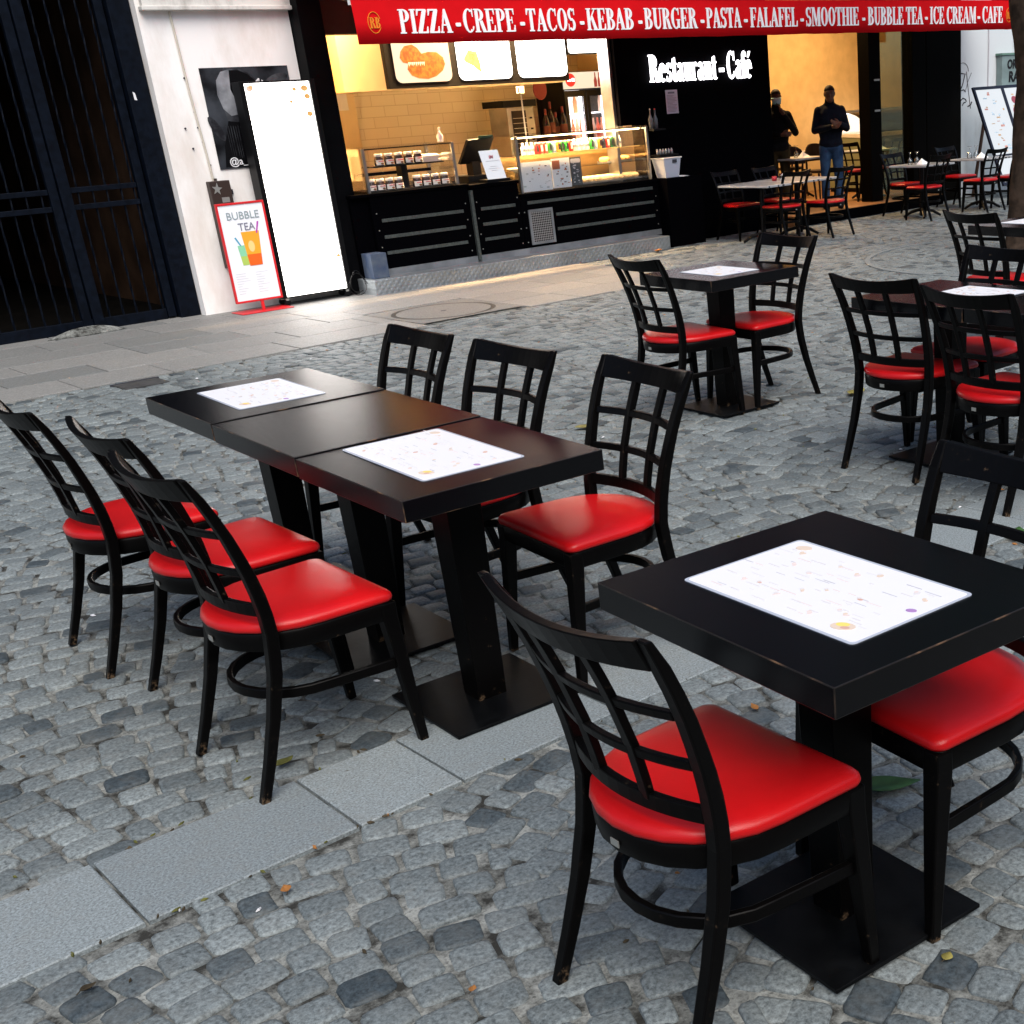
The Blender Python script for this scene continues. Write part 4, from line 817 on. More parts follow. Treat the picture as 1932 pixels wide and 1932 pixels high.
for k in range(3): m_.box(8.275, 8.345, 12.981, 12.9825, 2.13 + 0.02 * k, 2.138 + 0.02 * k)
Q(m_.build('food_picture', emit('lit_grill_mark', (0.55, 0.28, 0.08), 0.8), mbd))
m_ = MB()
for x, z, r_ in ((9.05, 2.07, 0.03), (9.08, 2.03, 0.03), (9.17, 2.09, 0.022), (9.24, 2.11, 0.02), (9.32, 2.12, 0.018)): m_.prism(ell(x, z, r_ * 0.5, r_, 10, 0.5), 12.982, 12.9842)
Q(m_.build('food_picture', emit('lit_ghost', (1, 0.86, 0.72), 1.2), mbd))

# kitchen lamps (the shop's own light)
def lamp(x, y, z, sx, sy, watts, col, name):
    l = bpy.data.lights.new(name, 'AREA'); l.shape = 'RECTANGLE'; l.size = sx; l.size_y = sy; l.energy = watts; l.color = col
    o = bpy.data.objects.new(name, l); COL.objects.link(o); o.location = (x, y, z); return o
for i, (x, y, s) in enumerate(((6.62, 12.78, 0.3), (8.6, 12.82, 1.0))):
    l = tag(MB().box(x - s / 2, x + s / 2, y - 0.08, y + 0.08, 2.98, 3.04).build('ceiling_lamp', K['lit_lamp']), ['short warm ceiling lamp over the left end of the kitchen, behind the awning', 'long warm ceiling lamp over the middle of the kitchen, behind the awning'][i], 'lamp')
    lamp(x, y, 2.96, s, 0.16, 26 if i == 0 else 560, (1, 0.62, 0.28), 'kitchen_light')

# fridge
fr = thing('drinks_fridge', 'tall two door glass drinks fridge with lit soda header at the back of the kitchen', 'fridge', (10.38, 13.8, 0)); Q = lambda o: rel(o, fr)
Q(MB().box(10.05, 10.07, 13.80, 14.38, 0.03, 1.98).build('side_panel', K['black_plastic'], fr)); Q(MB().box(10.70, 10.72, 13.80, 14.38, 0.03, 1.98).build('side_panel', K['black_plastic'], fr))
Q(MB().box(10.072, 10.698, 14.34, 14.38, 0.03, 1.98).build('back_panel', K['white_plastic'], fr)); Q(MB().box(10.072, 10.698, 13.82, 14.33, 1.78, 1.978).build('header', K['black_plastic'], fr)); Q(MB().box(10.072, 10.698, 13.82, 14.33, 0.03, 0.2).build('plinth', K['black_plastic'], fr))
Q(MB().box(10.06, 10.71, 13.79, 13.799, 1.79, 1.975).build('lit_header', K['lit_cream'], fr))
Q(MB().prism(ell(10.17, 1.89, 0.075, 0.075, 20), 13.786, 13.7895).build('soda_disc', K['lit_red'], fr))
Q(wall_text('lettering', 'Coca-Cola', 10.12, 13.785, 1.875, 0.035, K['lit_cool'], fr, width=0.11, shear=0.2))
bm_ = MB()
for x in (10.55, 10.61): bm_.prism([(x - 0.022, 1.80), (x + 0.022, 1.80), (x + 0.024, 1.87), (x + 0.008, 1.92), (x + 0.008, 1.965), (x - 0.008, 1.965), (x - 0.008, 1.92), (x - 0.024, 1.87)], 13.786, 13.7895)
Q(bm_.build('printed_bottle', emit('lit_cola', (0.22, 0.03, 0.02), 0.7), fr))
for x0, x1 in ((10.055, 10.38), (10.39, 10.715)):
    m_ = MB(); m_.box(x0, x0 + 0.045, 13.785, 13.805, 0.2, 1.77); m_.box(x1 - 0.045, x1, 13.785, 13.805, 0.2, 1.77); m_.box(x0 + 0.045, x1 - 0.045, 13.786, 13.804, 1.70, 1.77); m_.box(x0 + 0.045, x1 - 0.045, 13.786, 13.804, 0.2, 0.27)
    d_ = Q(m_.build('door', K['black_plastic'], fr)); MB().box(x0 + 0.046, x1 - 0.046, 13.792, 13.797, 0.271, 1.699).build('pane', K['glass'], d_)
    Q(MB().box(x1 - 0.075, x1 - 0.047, 13.82, 13.84, 0.25, 1.72).build('light_tube', K['lit_cool'], fr))
for z in (0.55, 0.88, 1.20, 1.50):
    Q(MB().box(10.075, 10.695, 13.86, 14.3, z, z + 0.012).build('shelf', K['lit_cool'] if z == 1.50 else K['white_plastic'], fr))  # top shelf emits, standing in for the fridge's inner light
k = 0
for z in (0.562, 0.892, 1.212, 1.512):
    for x in [10.10 + 0.065 * i for i in range(10)]:
        if z > 1.5 and k % 3: k += 1; continue
        c_ = [(0.55, 0.10, 0.06), (0.6, 0.22, 0.12), (0.5, 0.06, 0.05), (0.62, 0.4, 0.3)][k % 4]; k += 1
        b_ = MB().lathe([(0.0, 0), (0.026, 0), (0.026, 0.13), (0.011, 0.19), (0.011, 0.235), (0.0, 0.235)], (0, 0, 0), 8).build('bottle', colm('soda%d' % (k % 4), c_, 0.2, 0.5))
        b_.location = (x, 13.92, z); rows = {0.562: 'bottom', 0.892: 'second', 1.212: 'third', 1.512: 'top'}
        tag(b_, 'soda bottle on the %s shelf of the glass door fridge, place %d from its left' % (rows[z], round((x - 10.1) / 0.065) + 1), 'bottle', 'soda bottles in the fridge')

# oven, bottles, hanging sign behind the counter
ov = thing('grill_oven', 'steel countertop grill oven with black hood on the back worktop', 'oven', (9.32, 13.75, 0.9)); Q = lambda o: rel(o, ov)
Q(MB().box(9.15, 9.53, 13.72, 14.1, 0.905, 1.62).build('case', K['steel'], ov, bevel=0.005)); Q(MB().box(9.08, 9.55, 13.68, 14.12, 1.625, 1.70).build('hood', K['black_plastic'], ov, bevel=0.005))
Q(MB().box(9.21, 9.41, 13.712, 13.719, 1.0, 1.585).build('window', mat('oven_dark', (0.015, 0.008, 0.004), 0.3, 0.4), ov))
for k in range(9): Q(MB().box(9.215, 9.405, 13.706, 13.711, 1.06 + k * 0.055, 1.066 + k * 0.055).build('rack', K['silver'], ov))
for k in range(3): Q(MB().lathe([(0.016, -0.01), (0.016, 0.01)], (9.475, 13.71, 1.50 - 0.12 * k), 10).build('knob', K['black_plastic'], ov))
for i, (x, h) in enumerate(((9.68, 0.32), (9.79, 0.40), (9.93, 0.34), (9.86, 0.28))):
    b_ = MB().lathe([(0.0, 0), (0.045, 0), (0.045, h * 0.52), (0.030, h * 0.68), (0.015, h * 0.78), (0.015, h), (0.0, h)], (0, 0, 0), 14).build('wine_bottle', K['bottle_dark'], smooth=True); b_.location = (x, 13.7 + 0.05 * (i % 2), 1.262)
    MB().lathe([(0.0165, h * 0.80), (0.0165, h * 1.005), (0.0, h * 1.006)], (0, 0, 0), 12).build('foil', colm('foil_red', (0.10, 0.008, 0.006)), b_)
    MB().lathe([(0.0455, h * 0.14), (0.0455, h * 0.42)], (0, 0, 0), 14).build('label', colm('label_rust', (0.12, 0.03, 0.015)), b_)
    tag(b_, ['dark wine bottle nearest the grill oven', 'tallest dark bottle with red foil beside the grill oven', 'dark bottle nearest the drinks fridge', 'shortest dark bottle among those beside the fridge'][i], 'bottle', 'dark bottles beside the oven')
tag(MB().box(9.60, 10.02, 13.6, 13.9, 0.905, 1.26).build('bottle_crate', mat('crate_red', (0.07, 0.014, 0.008), 0.5, 0.3, col2=(0.04, 0.012, 0.008), vscale=22), bevel=0.006), 'dark red crate under the wine bottles on the back worktop', 'crate')
hs = thing('hanging_sign', 'round dark red sign hanging under the end of the menu board', 'sign', (9.50, 13.5, 1.84))
rel(MB().prism(ell(9.50, 1.80, 0.095, 0.115, 22), 13.49, 13.505).build('disc', colm('sign_dark_red', (0.10, 0.008, 0.007)), hs), hs); rel(MB().tube([(9.50, 13.50, 1.91), (9.50, 13.50, 2.0)], 0.004, 6).build('cord', K['ink'], hs), hs)
tp = thing('price_tag_pole', 'thin steel pole holding a small white price tag behind the glass case', 'price tag', (8.86, 12.95, 0.85))
rel(MB().tube([(8.86, 12.96, 0.86), (8.86, 12.96, 1.80)], 0.009, 8).build('pole', K['steel'], tp), tp); rel(MB().box(8.80, 8.90, 12.945, 12.95, 1.765, 1.835).build('tag_plate', K['white_paper'], tp), tp); rel(MB().box(8.815, 8.835, 12.943, 12.9445, 1.775, 1.825).build('mark', K['ink'], tp), tp)

# counter
ct = thing('serving_counter', 'black takeaway counter with grey strips on a checker plate plinth', 'counter', (8.1, 12.15, 0)); Q = lambda o: rel(o, ct)
Q(MB().box(6.158, 9.95, 11.90, 12.9, 0.0, 0.148).build('plinth', K['checker_plate'], ct, bevel=0.004))
for x0, x1 in ((6.40, 7.505), (7.545, 8.185), (8.188, 10.04)): Q(MB().box(x0, x1, 12.145, 12.16, 0.1485, 0.21).build('kick_plate', K['kick_steel'], ct))
Q(MB().box(6.39, 7.505, 12.15, 12.85, 0.211, 0.90).build('front_panel', K['black_gloss'], ct, bevel=0.003)); Q(MB().box(7.545, 8.12, 12.15, 12.85, 0.211, 0.88).build('front_panel', K['black_gloss'], ct, bevel=0.003)); Q(MB().box(8.125, 10.045, 12.15, 12.85, 0.211, 0.735).build('front_panel', K['black_gloss'], ct, bevel=0.003))
Q(MB().box(6.20, 6.388, 12.20, 12.85, 0.149, 0.90).build('end_panel', K['black_gloss'], ct))
Q(MB().box(6.19, 7.515, 12.135, 12.9, 0.901, 0.928).build('worktop', K['black_gloss'], ct, bevel=0.003)); Q(MB().box(7.516, 8.135, 12.137, 12.9, 0.881, 0.914).build('worktop', K['black_gloss'], ct, bevel=0.003)); Q(MB().box(8.137, 10.06, 12.135, 12.9, 0.736, 0.766).build('worktop', K['black_gloss'], ct, bevel=0.003))
Q(MB().box(7.508, 7.542, 12.125, 12.17, 0.16, 0.86).build('divider', K['strip_grey'], ct))
for x0, x1, zs in ((6.48, 7.415, (0.669, 0.513, 0.361)), (7.626, 8.056, (0.668, 0.514, 0.362)), (8.566, 9.962, (0.521, 0.368)), (8.211, 9.960, (0.672,))):
    for z in zs: Q(MB().box(x0, x1, 12.142, 12.149, z - 0.016, z + 0.016).build('strip', K['strip_grey'], ct, bevel=0.002))
m_ = MB()
for x in (6.435, 7.45, 7.585, 8.09, 8.16, 10.0):
    for z in (0.27, 0.42, 0.58, 0.74):
        if not (x > 8.1 and z > 0.7): m_.prism(ell(x, z, 0.006, 0.006, 8), 12.1455, 12.149)
Q(m_.build('screw', K['silver'], ct))
gm = mat('grille_mesh', (0.3, 0.3, 0.3), 0.5, 0.5, metal=0.5); N, L, b = nodes(gm); tc = N.new('ShaderNodeTexCoord'); mp = N.new('ShaderNodeMapping'); mp.inputs['Rotation'].default_value = (0, R(45), 0); mp.inputs['Scale'].default_value = (60, 60, 60); ck_ = N.new('ShaderNodeTexChecker'); ck_.inputs['Scale'].default_value = 1
ck_.inputs['Color1'].default_value = (0.30, 0.30, 0.30, 1); ck_.inputs['Color2'].default_value = (0.01, 0.01, 0.01, 1); L.new(tc.outputs['Object'], mp.inputs[0]); L.new(mp.outputs[0], ck_.inputs['Vector']); L.new(ck_.outputs[0], b.inputs['Base Color'])
m_ = MB(); m_.box(8.204, 8.52, 12.135, 12.149, 0.575, 0.60); m_.box(8.204, 8.52, 12.135, 12.149, 0.238, 0.265); m_.box(8.204, 8.232, 12.1355, 12.1485, 0.265, 0.575); m_.box(8.492, 8.52, 12.1355, 12.1485, 0.265, 0.575)
gv = Q(m_.build('vent', K['kick_steel'], ct)); MB().box(8.232, 8.492, 12.142, 12.147, 0.265, 0.575).build('vent_mesh', gm, gv)
tag(MB().box(6.215, 6.385, 12.0, 12.19, 0.1495, 0.385).build('cardboard_box', K['cardboard'], bevel=0.004), 'blue and white cardboard box on the left end of the checker plate plinth', 'box')
cb = MB(); cb.tube([(6.02 + 0.1 * math.cos(t) * (1 - t / 30), 11.98 + 0.03 * math.sin(2 * t), 0.12 + 0.11 * math.sin(t) + 0.004 * t) for t in [k * 0.35 for k in range(34)]], 0.004, 6)
tag(cb.build('power_cable', K['black_plastic'], smooth=True), 'coiled thin black cable on the ground by the left end of the plinth', 'cable')

# display cases
def case(name, label, x0, x1, z0, z1, y0=12.2, y1=12.75, led=False):
    t = thing(name, label, 'display case', ((x0 + x1) / 2, y0, z0)); q = lambda o: rel(o, t); p_ = 0.014
    for x in (x0, x1 - 2 * p_):
        q(MB().box(x, x + 2 * p_, y0, y0 + 2 * p_, z0, z1).build('post', K['steel'], t, bevel=0.002)); q(MB().box(x, x + 2 * p_, y1 - 2 * p_, y1, z0, z1).build('post', K['steel'], t))
    q(MB().box(x0 + 0.0285, x1 - 0.0285, y0 + 0.008, y0 + 0.014, z0 + 0.001, z1 - 0.001).build('front_glass', K['glass'], t))
    q(MB().box(x0 + 0.002, x1 - 0.002, y0 + 0.001, y1, z1 + 0.0005, z1 + 0.0085).build('top_glass', K['glass'], t))
    for x in (x0 + 0.01, x1 - 0.016): q(MB().box(x, x + 0.006, y0 + 0.03, y1 - 0.03, z0 + 0.001, z1 - 0.001).build('side_glass', K['glass'], t))
    q(MB().box(x0 + 0.03, x1 - 0.03, y0 + 0.002, y0 + 0.012, z1 - 0.012, z1 - 0.0005).build('top_edge', K['black_plastic'], t))
    return t, q
t1, q1 = case('display_case', 'small glass case full of chocolate spread jars at the left end of the counter', 6.418, 7.447, 0.9285, 1.335)
q1(MB().box(6.60, 7.40, 12.36, 12.6, 1.150, 1.162).build('shelf', K['black_plastic'], t1)); q1(MB().box(6.95, 7.02, 12.45, 12.55, 0.94, 1.149).build('shelf_support', K['black_plastic'], t1)); q1(MB().box(6.46, 7.41, 12.25, 12.6, 0.929, 0.936).build('tray', K['black_plastic'], t1))
q1(MB().box(6.52, 7.38, 12.60, 12.62, 1.07, 1.10).build('rear_bar', K['black_plastic'], t1))
t2, q2 = case('display_case', 'large lit glass case with cans, pastries and menu sheets on the right counter', 8.195, 10.012, 0.7665, 1.34, y1=12.85)
q2(MB().box(8.23, 9.98, 12.34, 12.7, 1.132, 1.139).build('glass_shelf', K['clear_glass'], t2)); q2(MB().box(8.23, 9.98, 12.333, 12.3395, 1.130, 1.141).build('shelf_edge', mat('shelf_edge', (0.5, 0.38, 0.15), 0.4, 0.5), t2))
q2(MB().box(9.08, 9.98, 12.45, 12.75, 0.965, 0.972).build('glass_shelf', K['clear_glass'], t2)); q2(MB().box(8.24, 9.97, 12.30, 12.34, 1.312, 1.327).build('light_tube', K['lit_lamp'], t2))
q2(MB().box(8.23, 9.98, 12.80, 12.82, 0.77, 1.12).build('back_sheet', mat('case_back', (0.25, 0.15, 0.05), 0.5, 0.3), t2))
lamp(9.1, 12.42, 1.308, 1.6, 0.05, 20, (1, 0.66, 0.30), 'case_light')
# jars
jar_body = MB().lathe([(0.0, 0), (0.038, 0.001), (0.046, 0.010), (0.046, 0.062), (0.038, 0.082), (0.036, 0.088), (0, 0.088)], n=16).mesh('jar', K['chocolate'], True)
lid_me = MB().lathe([(0, 0.0882), (0.038, 0.0882), (0.040, 0.091), (0.040, 0.110), (0.038, 0.113), (0, 0.113)], n=16).mesh('lid', K['white_plastic'], True)
m_ = MB(); n_ = 12
for k in range(n_): a, c_ = R(-155 + 130 * k / n_), R(-155 + 130 * (k + 1) / n_); m_.face([(0.0468 * math.cos(a), 0.0468 * math.sin(a), 0.010), (0.0468 * math.cos(c_), 0.0468 * math.sin(c_), 0.010), (0.0468 * math.cos(c_), 0.0468 * math.sin(c_), 0.058), (0.0468 * math.cos(a), 0.0468 * math.sin(a), 0.058)])
lab_me = m_.mesh('label', colm('jar_label', (0.80, 0.86, 0.88)), True)
jt = wall_text('label_text', 'nutella', -0.032, -0.0485, 0.042, 0.010, colm('jar_red', (0.5, 0.03, 0.05)), None, width=0.058, bold=0.0); jt_me = jt.data; bpy.data.objects.remove(jt)
pic_me = MB().prism(ell(0.008, 0.022, 0.016, 0.010, 10), -0.0485, -0.0472).mesh('label_picture', colm('jar_brown', (0.20, 0.10, 0.05)))
def jar(x, y, z, label):
    o = bpy.data.objects.new('spread_jar', jar_body); COL.objects.link(o); o.location = (x, y, z); tag(o, label, 'jar', 'chocolate spread jars in the glass case')
    for n, me in (('lid', lid_me), ('label', lab_me), ('label_text', jt_me), ('label_picture', pic_me)):
        c_ = bpy.data.objects.new(n, me); COL.objects.link(c_); c_.parent = o
ords = ['first', 'second', 'third', 'fourth', 'fifth', 'sixth', 'seventh', 'eighth']
for i in range(5): jar(push(6.585 + 0.108 * i, 0, 12.42)[0], 12.42, 1.1622, 'chocolate spread jar, %s from the left on the upper shelf of the glass case' % ords[i])
for i in range(4): jar(push(6.46 + 0.1 * i, 0, 12.32)[0], 12.32, 0.9362, 'chocolate spread jar, %s from the left in the lower left row' % ords[i])
for i in range(4): jar(push(6.965 + 0.105 * i, 0, 12.32)[0], 12.32, 0.9362, 'chocolate spread jar, %s from the left in the lower right row' % ords[i])
nb = MB(); rg = random.Random(4)
for k in range(6): z = 1.163 + 0.012 * k; nb.box(7.13 + rg.uniform(0, 0.02), 7.40 - rg.uniform(0, 0.03), 12.40 + rg.uniform(0, .02), 12.56, z, z + 0.0115)
tag(nb.build('napkin_stack', K['napkin'], bevel=0.004), 'stack of white paper napkins on the shelf right of the jars', 'napkins')
sb = MB().lathe([(0, 0), (0.03, 0), (0.032, 0.06), (0.012, 0.085), (0.012, 0.1), (0, 0.1)], n=14).build('sanitizer_bottle', K['white_plastic'], smooth=True); sb.location = (7.36, 12.3, 1.3445); tag(sb, 'white pump bottle standing on top of the small glass case', 'bottle')
MB().lathe([(0.008, 0.1), (0.008, 0.135), (0, 0.136)], n=10).build('pump', K['white_plastic'], sb); MB().box(-0.006, 0.006, -0.035, 0.004, 0.125, 0.135).build('nozzle', K['white_plastic'], sb)
# till and notice
tl = thing('cash_register', 'black touch screen till seen from behind on the counter', 'till', (7.8, 12.5, 0.914)); Q = lambda o: rel(o, tl)
Q(MB().hexa([(7.70, 12.55, 1.10), (8.02, 12.55, 1.10), (8.02, 12.59, 1.11), (7.70, 12.59, 1.11)], [(7.76, 12.42, 1.335), (8.08, 12.42, 1.345), (8.08, 12.46, 1.355), (7.76, 12.46, 1.345)]).build('screen', K['black_plastic'], tl, bevel=0.004))
Q(MB().box(7.82, 7.92, 12.5, 12.62, 0.9145, 1.12).build('stand', K['black_plastic'], tl)); Q(MB().box(7.70, 8.10, 12.42, 12.78, 0.9145, 0.985).build('cash_drawer', K['black_plastic'], tl, bevel=0.004)); Q(MB().box(7.90, 8.06, 12.40, 12.44, 1.345, 1.37).build('customer_display', colm('display_green', (0.01, 0.05, 0.035)), tl))
nt_ = thing('counter_notice', 'white framed notice standing in front of the till', 'notice', (7.87, 12.2, 0.914)); Q = lambda o: rel(o, nt_)
def slanted(m, x0, x1, z0, z1, dy, th): m.hexa([(x0 + .02, 12.19 - dy, z0), (x1 + .02, 12.19 - dy, z0), (x1 + .02, 12.19 - dy + th, z0), (x0 + .02, 12.19 - dy + th, z0)], [(x0 - 0.03, 12.22 - dy, z1), (x1 - 0.03, 12.22 - dy, z1), (x1 - 0.03, 12.22 - dy + th, z1), (x0 - 0.03, 12.22 - dy + th, z1)]); return m
Q(slanted(MB(), 7.775, 8.00, 0.945, 1.228, 0.0, 0.012).build('sheet', emit('notice_glow', (0.92, 0.94, 1.0), 0.33), nt_)); Q(MB().box(7.77, 8.06, 12.18, 12.34, 0.9145, 0.944).build('stand', K['black_plastic'], nt_))  # sheet emission stands in for light falling on the paper
Q(wall_text('lettering', 'IM', 7.845, 12.205, 1.145, 0.035, colm('print_pinkred', (0.6, 0.15, 0.2)), nt_, bold=0.01))
m_ = MB()
for k, (a, c_) in enumerate(((0.03, 0.19), (0.07, 0.15), (0.05, 0.17), (0.08, 0.14))): m_.box(7.775 + a, 7.775 + c_, 12.196 - 0.004 * k + 0.004, 12.21, 1.12 - [0, 0.055, 0.075, 0.095][k], 1.124 - [0, 0.055, 0.075, 0.095][k])
Q(m_.build('small_print', K['ink_grey'], nt_))
# cans and bottles on the glass shelf
cancols = {'red': (0.55, 0.02, 0.015), 'green': (0.03, 0.30, 0.04), 'black': (0.015, 0.02, 0.05), 'orange': (0.75, 0.28, 0.03), 'blue grey': (0.16, 0.22, 0.33), 'dark green': (0.01, 0.10, 0.03)}
seq = ['water', 'water', 'water', 'dark red', 'red', 'red', 'green', 'blue grey', 'orange', 'dark green', 'green', 'red', 'water', 'water', 'water', 'water', 'green', 'blue grey', 'orange', 'black', 'red', 'dark green', 'water', 'water']
cancols['dark red'] = (0.30, 0.02, 0.02); cnt = {}
for i, c_ in enumerate(seq):
    x = push(8.28 + (9.58 - 8.28) * i / (len(seq) - 1), 0, 12.42)[0]; cnt[c_] = cnt.get(c_, 0) + 1
    if c_ == 'water':
        o = MB().lathe([(0, 0), (0.024, 0), (0.025, 0.075), (0.012, 0.10), (0.012, 0.118), (0, 0.118)], n=12).build('water_bottle', mat('water_bottle%d' % i, (0.75, 0.72, 0.66), 0.2, 0.5), smooth=True)
        MB().lathe([(0.0255, 0.035), (0.0255, 0.062)], n=12).build('label', colm('label_grey', (0.22, 0.24, 0.30)), o); MB().lathe([(0.0135, 0.105), (0.0135, 0.122), (0, 0.122)], n=10).build('cap', K['white_plastic'], o)
        lb_ = 'small clear water bottle, %s from the left of the water bottles on the glass shelf' % ords[min(cnt[c_] - 1, 7)] if cnt[c_] < 9 else 'small clear water bottle at the right end of the glass shelf'
    else:
        o = MB().lathe([(0, 0), (0.024, 0), (0.0275, 0.006), (0.0275, 0.105), (0.022, 0.115), (0, 0.115)], n=14).build('soda_can', colm('can ' + c_, cancols[c_], 0.3, 0.5), smooth=True)
        MB().lathe([(0.0225, 0.1155), (0.0225, 0.118), (0, 0.1165)], n=12).build('can_top', K['silver'], o); MB().box(-0.012, 0.012, -0.0285, -0.0265, 0.025, 0.09).build('logo', K['white_paper'] if c_ in ('blue grey', 'red') else K['ink'], o)
        lb_ = '%s soda can, %s of its colour from the left on the glass shelf' % (c_, ords[cnt[c_] - 1])
    o.location = (x, 12.42, 1.1395); tag(o, lb_, 'bottle' if c_ == 'water' else 'can', 'drinks on the glass shelf of the lit case')
# sheets on the front of the lit case
for i, (x0, x1, z0, z1, dark) in enumerate(((8.235, 8.625, 0.775, 1.075, 0), (8.635, 8.88, 0.782, 1.085, 0), (8.885, 9.035, 0.79, 1.082, 1))):
    t = thing('menu_sheet', ['wide white menu sheet at the left inside the lit glass case', 'white menu sheet with a red food photo inside the lit glass case', 'narrow dark menu sheet inside the lit glass case'][i], 'menu sheet', (x0, 12.23, z0), group='menu sheets inside the lit case')
    rel(MB().box(x0, x1, 12.226, 12.229, z0, z1).build('sheet', colm('sheet_slate', (0.05, 0.06, 0.07)) if dark else mat('sheet_white%d' % i, (0.62, 0.68, 0.72), 0.5, 0.3), t), t)
    m_ = MB(); rg = random.Random(20 + i); cs = [colm('print_dark', (0.08, 0.07, 0.08)), colm('print_rust', (0.35, 0.12, 0.06)), colm('print_teal2', (0.35, 0.42, 0.45))] if not dark else [colm('print_slate2', (0.16, 0.18, 0.2)), K['ink_grey'], K['ink_grey']]
    for k in range(20):
        x = rg.uniform(x0 + 0.01, x1 - 0.05); z = z0 + 0.02 + (z1 - z0 - 0.05) * ((k * 0.618) % 1); m_.mi = rg.randrange(3); m_.box(x, x + rg.uniform(0.012, 0.04), 12.2245 - 0.00005 * k, 12.2262, z, z + rg.uniform(0.006, 0.018))
    if i == 1: m_.mi = 1; m_.box(x0 + 0.01, x0 + 0.11, 12.2235, 12.2262, z1 - 0.11, z1 - 0.02)
    if dark: m_.mi = 1; m_.prism(rrect(x0 + 0.01, x1 - 0.01, z1 - 0.06, z1 - 0.015, 0.015), 12.2235, 12.2262)
    rel(m_.build('printing', cs, t), t)
# pastries
def tray(name, label, x0, x1, y0, y1, z, n, r, m, lab2):
    t = MB(); t.box(x0, x1, y0, y1, z, z + 0.006); t.box(x0, x1, y0, y0 + 0.006, z + 0.006, z + 0.02); t.box(x0, x1, y1 - 0.006, y1, z + 0.006, z + 0.02)
    tag(t.build(name, K['steel'], bevel=0.001), label, 'tray')
    rg = random.Random(n)
    for i in range(n):
        x = x0 + (x1 - x0) * (i + 0.5) / n; rings = []
        for k in range(9):
            a = -1 + 2 * k / 8; rr = r * math.sqrt(max(0.03, 1 - a ** 4)); y = (y0 + y1) / 2 + a * (y1 - y0) * 0.42
            rings.append([(x + rr * math.cos(q * math.pi / 4) + rg.uniform(-.002, .002), y, z + 0.007 + r * 0.8 + rr * 0.8 * math.sin(q * math.pi / 4)) for q in range(8)])
        tag(MB().loft(rings).build('pastry_roll', m, smooth=True), lab2 % ords[i] if i < 8 else lab2 % (['ninth', 'tenth', 'eleventh', 'twelfth'][i - 8]), 'pastry', 'pastry rolls on trays in the lit case')
tray('pastry_tray', 'steel tray of long pale rolls on the floor of the lit case', 9.06, 9.95, 12.30, 12.62, 0.785, 12, 0.040, K['bread'], 'pale pastry roll, %s from the left on the low tray')
tray('pastry_tray', 'small steel tray of pastries on the right glass shelf', 9.62, 9.98, 12.50, 12.70, 0.973, 6, 0.036, K['pastry'], 'golden pastry, %s from the left on the upper small tray')
for i, (x, z) in enumerate(((8.45, 0.96), (8.80, 0.985))):
    o = MB().lathe([(0, 0), (0.06, 0), (0.15, 0.045), (0.155, 0.05), (0.14, 0.045), (0, 0.02)], n=20).build('serving_bowl', K['white_plastic'], smooth=True); o.location = (x, 12.55, z); tag(o, ['white bowl at the left behind the menu sheets in the lit case', 'white bowl in the middle behind the menu sheets in the lit case'][i], 'bowl')
    o = MB().box(x - 0.05, x + 0.05, 12.5, 12.6, 0.767, z).build('bowl_stand', K['steel']); tag(o, ['steel block under the left white bowl in the lit case', 'steel block under the middle white bowl in the lit case'][i], 'stand')
# pot at the left end
pt_ = MB().lathe([(0, 0), (0.07, 0), (0.08, 0.10), (0.085, 0.105), (0.07, 0.10), (0, 0.02)], n=18).build('steel_pot', K['black_plastic'], smooth=True); pt_.location = (6.36, 12.62, 0.9285); tag(pt_, 'dark pot on the counter left of the small glass case', 'pot')

# ================================================================ AWNING
aw = thing('awning', 'long red awning lettered with the dishes, over the whole shop front', 'awning', (10.6, 11.0, 2.19)); Q = lambda o: rel(o, aw)
ax0, ax1 = 5.93, 15.95; m_ = MB(); n_ = 60; fr_, bk = [], []
for k in range(n_ + 1):
    x = lerp(ax0, ax1, k / n_); s_ = 0.004 * math.sin(x * 7.3) + 0.003 * math.sin(x * 17.1 + 1)
    fr_.append(((x, 11.004 - s_ * 0.3, 2.535), (x + 0.006, 11.0 + abs(s_) * 0.6, 2.36), (x + 0.01, 11.0, 2.192 + 0.5 * s_))); bk.append(x)
V = [p for c_ in fr_ for p in c_] + [(p[0], p[1] + 0.006, p[2]) for c_ in fr_ for p in c_]; F = []; o_ = 3 * (n_ + 1)
for k in range(n_):
    for j in range(2):
        a, b_ = k * 3 + j, (k + 1) * 3 + j; F.append((a, b_, b_ + 1, a + 1)); F.append((a + o_, a + 1 + o_, b_ + 1 + o_, b_ + o_))
    F.append((k * 3 + 2, k * 3 + 5, k * 3 + 5 + o_, k * 3 + 2 + o_))
m_.add(V, F); Q(m_.build('valance', K['awning_red'], aw, smooth=True))
Q(MB().hexa([(ax0, 11.0, 2.54), (ax1, 11.0, 2.54), (ax1, 12.43, 3.02), (ax0, 12.43, 3.02)], [(ax0, 11.0, 2.548), (ax1, 11.0, 2.548), (ax1, 12.43, 3.03), (ax0, 12.43, 3.03)]).build('canopy', K['awning_red'], aw))
Q(MB().box(ax0, ax1, 11.02, 11.06, 2.50, 2.537).build('front_bar', K['white_plastic'], aw)); Q(MB().box(6.2, ax1, 12.28, 12.41, 2.9, 3.0).build('cassette', K['black_plastic'], aw))
for x in (6.15, 9.8, 13.0, 15.8): Q(MB().tube([(x, 11.04, 2.51), (x, 11.7, 2.62), (x, 12.3, 2.92)], 0.02, 8).build('folding_arm', K['black_plastic'], aw))
Q(MB().box(6.33, 6.48, 11.6, 11.75, 2.545, 2.62).build('bracket_box', K['white_plastic'], aw))
yv = 10.998
